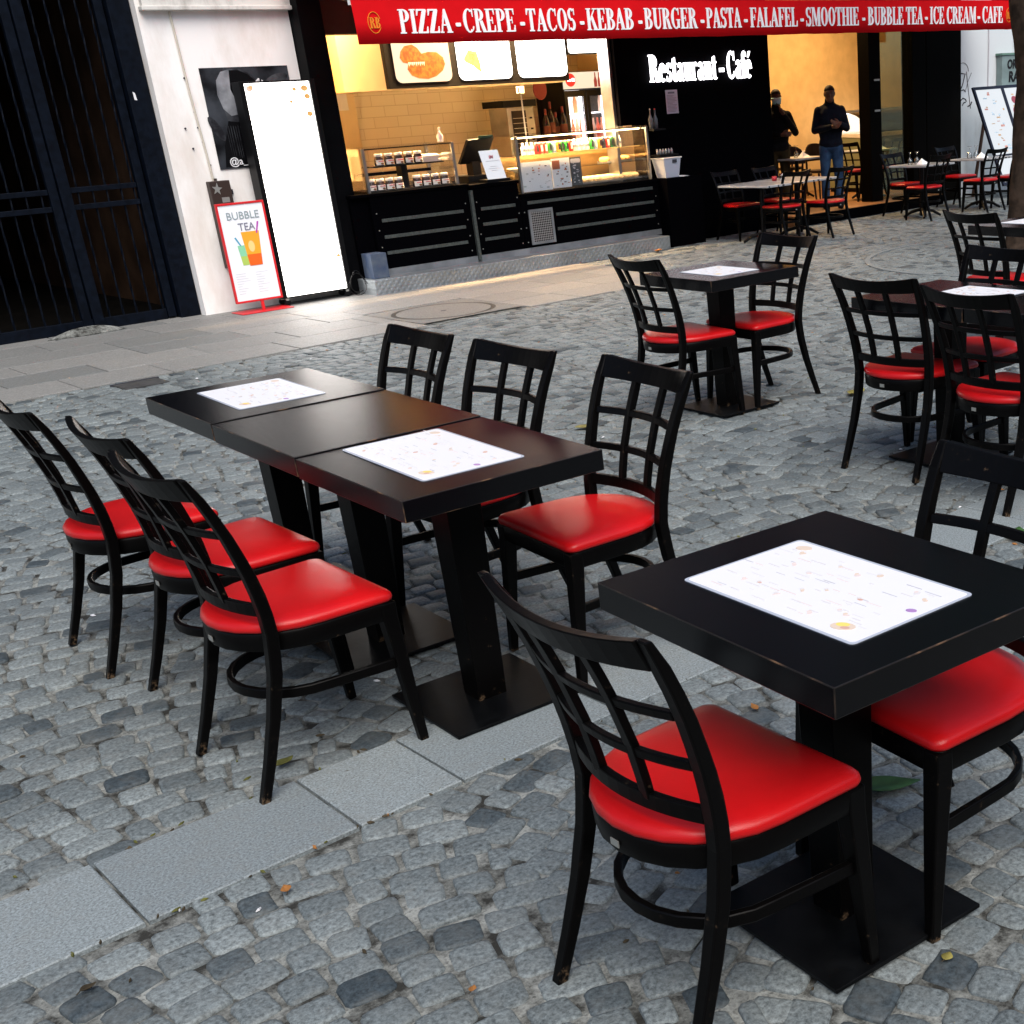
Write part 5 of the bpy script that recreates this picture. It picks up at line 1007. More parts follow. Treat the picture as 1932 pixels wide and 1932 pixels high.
for w_, x0, x1 in (('PIZZA', 6.352, 6.873), ('CREPE', 6.995, 7.558), ('TACOS', 7.684, 8.25), ('KEBAB', 8.384, 8.97), ('BURGER', 9.11, 9.815), ('PASTA', 9.949, 10.453), ('FALAFEL', 10.589, 11.321), ('SMOOTHIE', 11.458, 12.35), ('BUBBLE TEA', 12.51, 13.528), ('ICE CREAM', 13.665, 14.598), ('CAFE', 14.73, 15.174)):
    Q(serif(MB(), w_, x0 - 0.002, x1 + 0.002, yv, 2.270, 0.192).build('lettering', K['letter_white'], aw))
for x in (6.943, 7.636, 8.329, 9.056, 9.895, 10.523, 11.395, 12.435, 13.595, 14.657): Q(MB().prism(rrect(x - 0.026, x + 0.026, 2.320, 2.350, 0.008, 3), yv - 0.004, yv + 0.003).build('lettering', K['letter_white'], aw))
for x in (6.115, 15.31):
    Q(serif(MB(), 'RB', x - 0.045, x + 0.055, yv, 2.315, 0.085).build('emblem', K['gold'], aw)); m_ = MB(); o = ell(x, 2.36, 0.062, 0.085, 30, 0, 20, 380); i = ell(x, 2.36, 0.057, 0.080, 30, 0, 20, 380)
    for k in range(26): m_.prism([o[k], o[k + 1], i[k + 1], i[k]], yv - 0.003, yv + 0.003)
    Q(m_.build('emblem', K['gold'], aw))

# unseen block behind the viewpoint, added to close off the low sky
op = thing('low_sky_blocker', 'unseen stone block added behind the viewpoint to close off low sky', 'building', (5, -11, 0))
rel(MB().box(-25, 40, -12, -11, -0.01, 8).build('wall', K['stone_upper'], op), op); rel(MB().box(-25, 40, -11.3, -10.9, 8.001, 8.4).build('cornice', K['stone_upper'], op), op)
# unseen upper storeys, added to keep open sky out of tabletop reflections
up = thing('upper_storeys', 'unseen plain stone upper floors above the awning, added to block sky reflections', 'building', (7, 12.6, 3.2)); Q = lambda o: rel(o, up)
Q(MB().box(-6, 24, 12.56, 13.2, 3.31, 13).build('wall', K['stone_upper'], up)); Q(MB().box(-6, 24, 12.40, 12.558, 3.35, 3.55).build('string_course', K['stone_upper'], up))
for x in range(-4, 24, 3):
    for z in (4.3, 7.6): Q(MB().box(x, x + 1.1, 12.54, 12.5595, z, z + 2.0).build('window', K['black_gloss'], up))

# ================================================================ RESTAURANT
rs = thing('restaurant', 'dark fronted restaurant with cream lit dining room beside the takeaway counter', 'restaurant', (13.5, 12.3, 0)); Q = lambda o: rel(o, rs)
Q(MB().box(9.712, 10.02, 12.30, 12.5, 1.36, 3.2).build('black_front_panel', K['black_gloss'], rs)); Q(MB().box(10.021, 12.12, 12.30, 12.5, 0, 3.2).build('black_front_panel', K['black_gloss'], rs, bevel=0.004))
Q(MB().box(11.95, 12.118, 12.502, 14.8, 0, 3.1).build('side_wall', K['dark_door'], rs))
Q(MB().box(12.12, 18.5, 14.8, 15.0, 0, 3.1).build('back_wall', K['cream_wall'], rs)); Q(MB().box(18.3, 18.5, 12.5, 14.79, 0, 3.1).build('side_wall', K['cream_wall'], rs))
Q(MB().box(12.12, 18.5, 12.35, 14.99, 3.1, 3.2).build('ceiling', K['cream_paint'], rs)); Q(MB().box(12.122, 15.17, 12.0, 14.79, 0.0, 0.137).build('floor', K['wood_floor'], rs)); Q(MB().box(15.172, 18.3, 12.55, 14.79, 0.0, 0.137).build('floor', K['wood_floor'], rs))
Q(MB().box(12.13, 15.16, 11.985, 11.998, 0.0, 0.131).build('step_front', K['black_gloss'], rs))
Q(MB().box(13.93, 14.16, 12.25, 12.45, 0.138, 3.1).build('door_post', K['dark_door'], rs, bevel=0.004)); Q(MB().box(14.83, 15.12, 12.25, 12.45, 0.138, 3.1).build('door_post', K['dark_door'], rs, bevel=0.004))
Q(MB().box(15.172, 15.955, 12.28, 12.54, 0.0, 3.1).build('dark_shutter', K['dark_door'], rs, bevel=0.004)); Q(MB().box(14.165, 14.825, 12.34, 12.346, 0.14, 3.05).build('door_glass', glass('door_glass', (0.80, 0.86, 0.72), 0.10), rs))
for z in (2.15, 1.98, 1.55, 1.2, 0.75): Q(MB().box(15.12, 15.17, 12.30, 12.33, z - 0.02, z + 0.02).build('hinge', K['ink'], rs))
for z in (1.68, 1.30): Q(MB().box(14.02, 14.13, 12.24, 12.249, z - 0.012, z + 0.012).build('door_latch', K['silver'], rs))
for i, (x, y, wt) in enumerate(((13.2, 13.4, 52), (15.2, 13.5, 26))):
    tag(MB().lathe([(0, 0), (0.16, 0), (0.16, 0.03), (0, 0.03)], (x, y, 3.06), 24).build('ceiling_lamp', K['lit_lamp']), ['round warm ceiling lamp in the left half of the dining room', 'round warm ceiling lamp in the right half of the dining room'][i], 'lamp'); lamp(x, y, 3.04, 0.5, 0.5, wt, (1, 0.62, 0.27), 'dining_light')
sg = thing('illuminated_sign', 'glowing white Restaurant Café lettering on the black front panel', 'sign', (10.97, 12.29, 1.79)); Q = lambda o: rel(o, sg)
Q(serif(MB(), 'Restaurant', 10.165, 11.205, 12.272, 1.795, 0.285, 0.01, 0.001).build('lettering', K['lit_letter'], sg)); Q(serif(MB(), '-', 11.225, 11.355, 12.272, 1.80, 0.26, 0.01, 0.0).build('lettering', K['lit_letter'], sg)); Q(serif(MB(), 'Café', 11.375, 11.79, 12.272, 1.790, 0.300, 0.01, 0.001).build('lettering', K['lit_letter'], sg))
Q(MB().box(10.2, 11.75, 12.282, 12.29, 1.93, 1.95).build('mounting_bar', K['black_plastic'], sg))
nn = thing('wall_notice', 'white printed notice taped to the black front panel under the glowing sign', 'notice', (10.49, 12.29, 1.58))
rel(MB().box(10.405, 10.585, 12.296, 12.299, 1.45, 1.705).build('sheet', mat('notice_sheet', (0.50, 0.52, 0.60), 0.6, 0.2), nn), nn); m_ = MB(); rg = random.Random(5)
m_.box(10.44, 10.54, 12.2945, 12.2965, 1.665, 1.685)
for k in range(13): m_.box(10.42, 10.42 + rg.uniform(0.08, 0.15), 12.2945, 12.2965, 1.47 + k * 0.0145, 1.474 + k * 0.0145)
rel(m_.build('small_print', colm('print_indigo', (0.16, 0.17, 0.22)), nn), nn)

# side rack at the end of the counter
rk = thing('side_rack', 'black side cabinet with shelves between the counter and the restaurant', 'cabinet', (10.3, 12.15, 0)); Q = lambda o: rel(o, rk)
Q(MB().box(10.065, 10.60, 12.0, 12.285, 0, 0.765).build('cabinet', K['black_gloss'], rk, bevel=0.004)); Q(MB().box(10.03, 10.32, 12.05, 12.28, 1.005, 1.025).build('shelf', K['black_plastic'], rk)); Q(MB().box(10.02, 10.20, 12.10, 12.28, 1.285, 1.305).build('shelf', K['black_plastic'], rk))
for x in (10.03, 10.30): Q(MB().box(x, x + 0.02, 12.25, 12.28, 0.766, 1.284 if x < 10.1 else 1.004).build('post', K['black_plastic'], rk))
for i, (x, y, z, lbl) in enumerate(((9.79, 12.5, 1.35, 'clear glass bottle on top of the lit case, left one of two close together'), (9.86, 12.5, 1.35, 'clear glass bottle on top of the lit case, right one of two close together'), (10.05, 12.18, 1.306, 'clear glass bottle on the small top shelf, without a cap'), (10.12, 12.18, 1.306, 'clear bottle with red and blue cap on the small top shelf'))):
    o = MB().lathe([(0, 0), (0.028, 0), (0.028, 0.10), (0.010, 0.15), (0.008, 0.20), (0, 0.20)], n=12).build('glass_bottle', mat('glass_bottle%d' % i, (0.10, 0.11, 0.12), 0.15, 0.6), smooth=True); o.location = (x, y, z); tag(o, lbl, 'bottle')
    MB().lathe([(0, 0.20), (0.009, 0.20), (0.007, 0.215), (0, 0.216)], n=8).build('cap', colm('cap_red', (0.5, 0.03, 0.03)) if i == 3 else K['silver'], o)
for i in range(6):
    o = MB().lathe([(0, 0), (0.013, 0), (0.014, 0.042), (0.008, 0.05), (0.008, 0.06), (0, 0.06)], n=10).build('sauce_bottle', mat('sauce%d' % i, (0.30, 0.31, 0.32), 0.3, 0.5), smooth=True); o.location = (10.06 + 0.043 * i, 12.12, 1.0255); tag(o, 'tiny clear bottle, %s from the left in the row on the rack shelf' % ords[i], 'bottle', 'tiny bottles on the rack shelf')
bn = thing('plastic_bin', 'translucent white plastic tub hanging at the rack beside the lit case', 'tub', (10.18, 12.1, 0.77)); Q = lambda o: rel(o, bn)
Q(MB().loft([[(10.10, 12.05, 0.7665), (10.30, 12.05, 0.7665), (10.30, 12.22, 0.7665), (10.10, 12.22, 0.7665)], [(10.06, 12.02, 0.975), (10.32, 12.02, 0.975), (10.32, 12.24, 0.975), (10.06, 12.24, 0.975)]]).build('tub', mat('tub_plastic', (0.42, 0.46, 0.55), 0.4, 0.4), bn, bevel=0.006)); Q(MB().box(10.05, 10.33, 12.01, 12.25, 0.976, 0.99).build('lid', K['white_plastic'], bn, bevel=0.004)); Q(MB().box(10.19, 10.25, 12.012, 12.03, 0.93, 0.965).build('sticker', K['ink'], bn))
tag(MB().loft([[(10.33 + .01 * k, 12.06 + 0.02 * k, 0.766 + 0.004 * k), (10.46 - 0.01 * k, 12.05 + 0.02 * k, 0.766 + 0.003 * k), (10.45 - 0.02 * k, 12.18 - 0.02 * k, 0.766 + 0.004 * k), (10.34 + 0.01 * k, 12.17 - 0.01 * k, 0.766 + 0.005 * k)] for k in range(4)]).build('paper_cloth', K['napkin'], smooth=True), 'crumpled white paper napkin on the black side cabinet', 'napkin')

# marble tables
def marble_table(w, d, label, x, y, rz=0, z=0, stripes=True, group='marble topped tables by the restaurant'):
    t = thing('marble_table', label, 'table', (x, y, z), rz, group); sc = 0.87
    h = 0.75 * sc
    MB().box(-w / 2, w / 2, -d / 2, d / 2, h - 0.022, h).build('table_top', K['marble'], t, bevel=0.003)
    if stripes:
        m_ = MB()
        for k in range(int(w / 0.075)):
            x0 = -w / 2 + 0.02 + k * 0.075
            if k % 3 != 1: m_.box(x0, x0 + 0.022 + 0.012 * (k % 2), -d / 2 - 0.0018, -d / 2 + 0.003, h - 0.021, h - 0.002)
        for k in range(int(w / 0.11)): x0 = -w / 2 + 0.05 + k * 0.11; m_.box(x0, x0 + 0.035, -d / 2 + 0.06, d / 2 - 0.06, h - 0.001, h + 0.0012)
        m_.build('dark_stripes', K['stripe_dark'], t)
    MB().tube([(0, 0, 0.02), (0, 0, h - 0.0225)], 0.028, 10).build('pedestal', K['black_plastic'], t)
    for k in range(4): a = k * math.pi / 2 + math.pi / 4; MB().tube([(0.02 * math.cos(a), 0.02 * math.sin(a), 0.10), (0.14 * math.cos(a), 0.14 * math.sin(a), 0.075), (0.24 * math.cos(a), 0.24 * math.sin(a), 0.016)], [0.022, 0.02, 0.015], 8).build('foot', K['black_plastic'], t)
    return t
marble_table(0.62, 0.80, 'left half of the marble table pair in front of the black restaurant panel', 10.79, 11.19, 0.03); marble_table(0.62, 0.80, 'right half of the marble table pair in front of the black restaurant panel', 11.42, 11.24, 0.03)
marble_table(0.60, 0.60, 'marble table with upturned glasses at the edge of the dining platform', 13.56, 11.07); marble_table(0.60, 0.60, 'marble table with upturned glasses before the dark shutter at the right', 14.62, 10.90)
marble_table(0.60, 0.56, 'marble table inside the dining room behind the standing man', 12.95, 12.72, 0, 0.137, False); marble_table(0.66, 0.56, 'marble table inside the dining room beside the left door post', 14.42, 12.75, 0, 0.137, False)
marble_table(0.60, 0.50, 'marble table at the back of the dining room against the cream wall', 14.25, 14.0, 0, 0.137, False)
GRC = 'lattice chairs around the marble tables'; s9 = 0.89
chair(10.97, 10.78, 0, 'left of two chairs with backs to us at the marble table pair', GRC, 0, s9); chair(11.55, 10.62, 2, 'right of two chairs with backs to us at the marble table pair', GRC, 0, s9)
chair(10.95, 11.98, 180, 'shadowed chair on the far left side of the marble table pair', GRC, 0, s9); chair(11.55, 11.92, 183, 'shadowed chair on the far right side of the marble table pair', GRC, 0, s9)
chair(13.38, 10.62, 0, 'chair with its back to us at the marble table on the platform edge', GRC, 0, s9); chair(13.72, 11.72, 180, 'chair on the far side of the marble table at the platform edge', GRC, 0, s9)
chair(14.40, 10.50, 0, 'chair with its back to us before the dark shutter', GRC, 0, s9); chair(14.90, 11.75, 180, 'shadowed chair on the far side of the table before the dark shutter', GRC, 0, s9)
chair(14.92, 10.42, 0, 'rightmost restaurant chair, partly hidden by the tree trunk', GRC, 0, s9); chair(13.95, 12.72, -90, 'chair inside the dining room left of the table beside the door post', GRC, 0.137, s9); chair(15.0, 12.72, 90, 'chair inside the dining room behind the door glass', GRC, 0.137, s9)
# round backed dining chairs
def round_chair(x, y, deg, label):
    t = thing('dining_chair', label, 'chair', (x, y, 0.137), R(deg), 'round backed brown dining chairs', 0.9); bw = colm('dark_brown_wood', (0.018, 0.009, 0.005), 0.5, 0.25)
    MB().loft([[(0.21 * math.cos(a), 0.2 + 0.21 * math.sin(a), z) for a in [2 * math.pi * k / 20 for k in range(20)]] for z in (0.43, 0.47)]).build('seat', bw, t, bevel=0.008)
    rings = []
    for k in range(9):
        u = -1 + 2 * k / 8; hh = 0.86 - 0.10 * u ** 4 - 0.03 * u * u; x_ = 0.21 * u; y_ = 0.03 + 0.06 * u * u; rings.append([(x_, y_ - 0.015, 0.60), (x_, y_ + 0.015, 0.60), (x_, y_ + 0.005, hh), (x_, y_ - 0.025, hh)])
    MB().loft(rings).build('backrest', bw, t, bevel=0.006)
    for sx in (-1, 1): MB().tube([(0.16 * sx, 0.36, 0.43), (0.18 * sx, 0.40, 0)], [0.02, 0.013], 8).build('leg', bw, t); MB().tube([(0.18 * sx, 0.07, 0.62), (0.17 * sx, 0.06, 0.43), (0.19 * sx, 0.0, 0)], [0.016, 0.02, 0.013], 8).build('leg', bw, t)
round_chair(13.32, 13.20, 170, 'round backed brown chair on the far side of the table left of the standing man'); round_chair(14.0, 13.42, 170, 'round backed brown chair behind the standing man'); round_chair(12.62, 13.05, -100, 'round backed brown chair just behind the masked man'); round_chair(14.45, 14.5, 180, 'round backed brown chair against the cream back wall')
# glasses, napkins
def goblet(x, y, z, label):
    o = MB().lathe([(0.030, 0), (0.034, 0.03), (0.027, 0.065), (0.008, 0.082), (0.005, 0.088), (0.005, 0.142), (0.03, 0.148), (0.03, 0.150), (0.0, 0.151)], n=16).build('wine_glass', K['clear_glass'], smooth=True); o.location = (x, y, z); tag(o, label, 'glass', 'upturned wine glasses on the marble tables')
def napkin(x, y, z, label):
    m_ = MB(); m_.add([(-0.08, -0.05, 0), (0.08, -0.05, 0), (0.08, 0.05, 0), (-0.08, 0.05, 0), (-0.03, 0.0, 0.075), (0.06, 0.0, 0.03)], [(0, 1, 5, 4), (2, 3, 4, 5), (1, 2, 5), (3, 0, 4), (3, 2, 1, 0)]); o = m_.build('folded_napkin', K['napkin']); o.location = (x, y, z); tag(o, label, 'napkin', 'folded napkins on the marble tables')
zt = 0.6527; zi = zt + 0.137
for tx, ty_, tz, nm in ((13.50, 11.16, zt, 'on the platform edge table'), (14.54, 11.0, zt, 'on the table before the dark shutter'), (14.42, 12.66, zi, 'on the dining room table by the door post')):
    goblet(tx - 0.04, ty_ + 0.02, tz, 'left upturned wine glass of the pair ' + nm); goblet(tx + 0.05, ty_ - 0.02, tz, 'right upturned wine glass of the pair ' + nm); napkin(tx + 0.03, ty_ - 0.14, tz, 'white folded napkin beside the glass pair ' + nm)
goblet(12.98, 12.75, zi, 'upturned wine glass on the table behind the standing man'); napkin(13.0, 12.62, zi, 'white folded napkin on the table behind the standing man')
o = MB().lathe([(0, 0), (0.033, 0), (0.036, 0.07), (0.033, 0.07), (0.03, 0.008), (0, 0.008)], n=16).build('tumbler', K['clear_glass'], smooth=True); o.location = (11.30, 11.35, zt + 0.0015); tag(o, 'short clear tumbler on the marble table pair', 'glass')
o = MB().lathe([(0, 0), (0.03, 0), (0.03, 0.05), (0, 0.05)], n=14).build('red_jar', colm('jar_red2', (0.35, 0.02, 0.03)), smooth=True); o.location = (11.12, 11.3, zt + 0.0015); tag(o, 'small red candle jar on the marble table pair', 'jar')
# ice cream cabinet
ic = thing('ice_cream_cabinet', 'curved glass ice cream display cabinet at the back of the dining room', 'display cabinet', (15.9, 13.9, 0.137)); Q = lambda o: rel(o, ic)
x0, x1 = 15.22, 16.75
def xprof(poly, a, b): return MB().prism(poly, a, b, 'x')
Q(xprof([(13.55, 0.2), (14.3, 0.2), (14.3, 0.93), (13.50, 0.90)], x0, x1).build('body', mat('cabinet_green', (0.22, 0.24, 0.15), 0.5, 0.3), ic)); Q(xprof([(13.48, 0.905), (14.3, 0.935), (14.3, 0.965), (13.48, 0.965)], x0 - 0.01, x1 + 0.01).build('rim', mat('rim_white', (0.75, 0.72, 0.65), 0.4, 0.4), ic)); Q(MB().box(x0 + 0.05, x1 - 0.05, 13.6, 14.28, 0.138, 0.199).build('kick_base', K['black_plastic'], ic))
arc = [(13.50 + 0.5 * (k / 8) ** 2.2, 0.968 + 0.30 * math.sin(k / 8 * math.pi / 2)) for k in range(9)]
Q(xprof(arc + [(p[0] + 0.008, p[1] - 0.006) for p in arc[::-1]], x0 + 0.02, x1 - 0.02).build('curved_glass', K['clear_glass'], ic)); Q(MB().box(x0, x1, 14.0, 14.3, 1.262, 1.285).build('top', K['steel'], ic)); Q(MB().box(x0 + 0.03, x1 - 0.03, 14.22, 14.29, 0.97, 1.26).build('lit_back', emit('lit_cabinet', (1, 0.80, 0.62), 0.9), ic)); Q(MB().box(x0 + 0.1, x1 - 0.1, 13.98, 14.01, 1.235, 1.258).build('light_tube', K['lit_cool'], ic))
for x in (x0, x1 - 0.02): Q(xprof([(13.5, 0.968)] + arc[1:] + [(14.3, 1.262), (14.3, 0.968)], x, x + 0.012).build('end_glass', K['clear_glass'], ic))
for i, (x, h, c_) in enumerate(((15.98, 0.10, 'white_plastic'), (16.16, 0.19, 'pastry'))):
    o = MB().lathe([(0, 0), (0.045, 0), (0.045, h), (0, h)], n=14).build('cone_stack', K[c_] if i else colm('cup_tan', (0.3, 0.2, 0.1))); o.location = (x, 14.15, 1.2855); tag(o, ['short stack of tan cups on the ice cream cabinet', 'tall stack of cones on the ice cream cabinet'][i], 'cups')

# right hand wall with graffiti
rw = thing('graffiti_wall', 'pale wall scrawled with black graffiti right of the restaurant', 'wall', (17, 12.35, 0)); Q = lambda o: rel(o, rw)
Q(MB().box(15.96, 24, 12.36, 12.6, 0, 3.2).build('wall_face', K['plaster_cool'], rw)); Q(MB().tube([(16.70, 12.352, 2.6), (16.705, 12.35, 2.0), (16.69, 12.352, 1.4)], 0.012, 6).build('cable', K['ink_grey'], rw))
def stroke(pts, r=0.007, m='spray'): return Q(MB().tube([(x, 12.357, z) for x, z in pts], r, 6).build('graffiti_stroke', K[m], rw))
g_ = lambda u, v_: (16.02 + u, 1.70 + v_)
stroke([g_(0.04, 0.0), g_(0.13, -0.01), g_(0.06, -0.17), g_(0.01, -0.23), g_(0.10, -0.22), g_(0.14, -0.25)]); stroke([g_(0.16, 0.02), g_(0.20, -0.2), g_(0.26, -0.48)], 0.005, 'spray_grey'); stroke([g_(0.28, 0.0), g_(0.20, -0.11), g_(0.13, -0.25)], 0.004, 'spray_grey')
stroke([g_(0.03, -0.36), g_(0.08, -0.33), g_(0.14, -0.35), g_(0.16, -0.38)]); stroke([g_(0.07, -0.43), g_(0.09, -0.395), g_(0.14, -0.39)]); stroke([g_(0.19, -0.45), g_(0.26, -0.43), g_(0.29, -0.39)], 0.008)
stroke([(15.99, 1.72)] + [(16.10 + 0.13 * math.cos(t), 1.72 + 0.12 * math.sin(t)) for t in [math.pi - k * math.pi / 8 for k in range(9)]], 0.0035, 'spray_grey')
gx = thing('utility_cabinet', 'grey green utility box on the pale wall, tagged in black spray', 'utility box', (17.3, 12.3, 1.49)); Q = lambda o: rel(o, gx)
Q(MB().box(16.90, 17.9, 12.25, 12.355, 1.30, 1.91).build('box', K['grey_box'], gx, bevel=0.006)); Q(MB().box(16.88, 17.92, 12.235, 12.356, 1.912, 1.94).build('lid', mat('lid_green', (0.12, 0.22, 0.18), 0.6, 0.3), gx))
Q(wall_text('graffiti_letters', 'OREC', 17.02, 12.246, 1.73, 0.12, K['spray'], gx, width=0.42, bold=0.03, shear=0.1)); Q(wall_text('graffiti_letters', 'RAS', 17.06, 12.246, 1.55, 0.14, K['spray'], gx, width=0.34, bold=0.03, shear=0.05))
# leaning menu board
lm = thing('menu_easel', 'black framed two panel menu board leaning back on wooden legs at the right', 'menu board', (16.65, 11.8, 0)); Q = lambda o: rel(o, lm)
def lean_pt(x, s, d=0.0): # s height along the board, d out of its face
    z = 0.17 + s * 0.920; y = 11.54 + s * 0.392; return (x, y - d * 0.92, z + d * 0.39)
def leanbox(x0, x1, s0, s1, d0, d1): return MB().hexa([lean_pt(x0, s0, d1), lean_pt(x1, s0, d1), lean_pt(x1, s0, d0), lean_pt(x0, s0, d0)], [lean_pt(x0, s1, d1), lean_pt(x1, s1, d1), lean_pt(x1, s1, d0), lean_pt(x0, s1, d0)])
fb = MB()
for a in ((15.96, 16.005, 0, 1.44), (16.62, 16.685, 0, 1.44), (17.31, 17.36, 0, 1.44), (16.006, 16.619, 1.40, 1.44), (16.686, 17.309, 1.40, 1.44), (16.006, 16.619, 0.0, 0.045), (16.686, 17.309, 0.0, 0.045), (16.006, 16.619, 0.42, 0.445), (16.686, 17.309, 0.42, 0.445)):
    t_ = leanbox(*a, 0.0, 0.03); fb.add(t_.v, t_.f)
Q(fb.build('frame', colm('frame_navy', (0.008, 0.010, 0.022)), lm))
lp = emit('easel_glow', (0.90, 0.95, 1.0), 0.33)  # easel panels glow faintly by emission, no lamp in them
for x0, x1 in ((16.0055, 16.6195), (16.6855, 17.3095)): Q(leanbox(x0, x1, 0.046, 0.419, 0.002, 0.02).build('lit_panel', lp, lm)); Q(leanbox(x0, x1, 0.446, 1.399, 0.002, 0.02).build('lit_panel', lp, lm))
m_ = MB(); rg = random.Random(12); cs = [colm('print_pink3', (0.6, 0.3, 0.25)), colm('print_sky', (0.45, 0.6, 0.7)), colm('print_tan3', (0.55, 0.36, 0.2)), colm('print_wine', (0.28, 0.06, 0.08))]
for k in range(44):
    x = rg.uniform(16.05, 16.52) if k < 28 else rg.uniform(16.72, 17.2); s_ = 0.48 + 0.88 * ((k * 0.618) % 1); m_.mi = rg.randrange(3); t_ = leanbox(x, x + rg.uniform(0.02, 0.09), s_, s_ + rg.uniform(0.008, 0.03), 0.019, 0.0215 + k * 0.00003); m_.add(t_.v, t_.f)
for x, s_, r_ in ((16.86, 1.22, 0.07), (16.95, 1.25, 0.05), (16.84, 1.05, 0.09), (16.98, 1.10, 0.07), (16.93, 0.95, 0.06), (17.05, 0.85, 0.05)):
    m_.mi = rg.choice([0, 2, 3]); ring = [lean_pt(x + r_ * math.cos(t), s_ + r_ * 0.8 * math.sin(t), 0.024 + r_ * 0.02) for t in [2 * math.pi * k / 16 for k in range(16)]]; m_.face(ring)
Q(m_.build('printing', cs, lm))
wd = colm('easel_wood', (0.06, 0.03, 0.018))
for x in (16.2, 17.1): Q(MB().tube([(x, 12.25, 0.0), (x, 12.02, 1.2)], 0.025, 8).build('rear_leg', wd, lm)); Q(MB().tube([(x, 11.53, 0.0), (x, 11.63, 0.2)], 0.022, 8).build('foot', wd, lm))

# ================================================================ PEOPLE
def blob(name, caps, balls, m, parent, voxel=0.012, smooth=4):
    mb = MB()
    for p, q, r0, r1 in caps:
        p, q = Vector(p), Vector(q); d = (q - p).normalized(); pts = []; rr = []
        for k in range(4): a = -math.pi / 2 + k * math.pi / 6; pts.append(p + d * r0 * math.sin(a) * 0.98); rr.append(max(0.001, r0 * math.cos(a)))
        for k in range(1, 4): pts.append(p.lerp(q, k / 4)); rr.append(lerp(r0, r1, k / 4))
        for k in range(4): a = k * math.pi / 6; pts.append(q + d * r1 * math.sin(a) * 0.98); rr.append(max(0.001, r1 * math.cos(a)))
        mb.tube(pts, rr, 12)
    for c_, rad in balls:
        rings = []
        for k in range(9):
            a = -math.pi / 2 + math.pi * (k + 0.02) / 8.04; rings.append([(c_[0] + rad[0] * math.cos(a) * math.cos(t), c_[1] + rad[1] * math.cos(a) * math.sin(t), c_[2] + rad[2] * math.sin(a)) for t in [2 * math.pi * q / 14 for q in range(14)]])
        mb.loft(rings)
    o = mb.build(name, m, parent, smooth=True)
    r = o.modifiers.new('union', 'REMESH'); r.mode = 'VOXEL'; r.voxel_size = voxel; r.use_smooth_shade = True
    s = o.modifiers.new('smooth', 'SMOOTH'); s.iterations = smooth; s.factor = 0.5
    return o
def hand(wrist, tip_dir, side, curl):
    """palm and five bent fingers; tip_dir: pointing direction, side: thumb side"""
    w = Vector(wrist); d = Vector(tip_dir).normalized(); s = Vector(side).normalized(); c_ = Vector(curl).normalized(); caps = [(w, w + d * 0.075, 0.026, 0.030)]
    for k, L_ in enumerate((0.068, 0.078, 0.072, 0.056)):
        b0 = w + d * 0.085 + s * (0.030 - 0.02 * k); k1 = b0 + d * L_ * 0.5 + c_ * 0.012; k2 = k1 + d * L_ * 0.25 + c_ * L_ * 0.45; caps += [(b0, k1, 0.0095, 0.0085), (k1, k2, 0.0085, 0.007)]
    t0 = w + d * 0.03 + s * 0.025; t1 = t0 + s * 0.03 + d * 0.03; caps += [(t0, t1, 0.013, 0.011), (t1, t1 + d * 0.03 + c_ * 0.015, 0.011, 0.008)]
    return caps
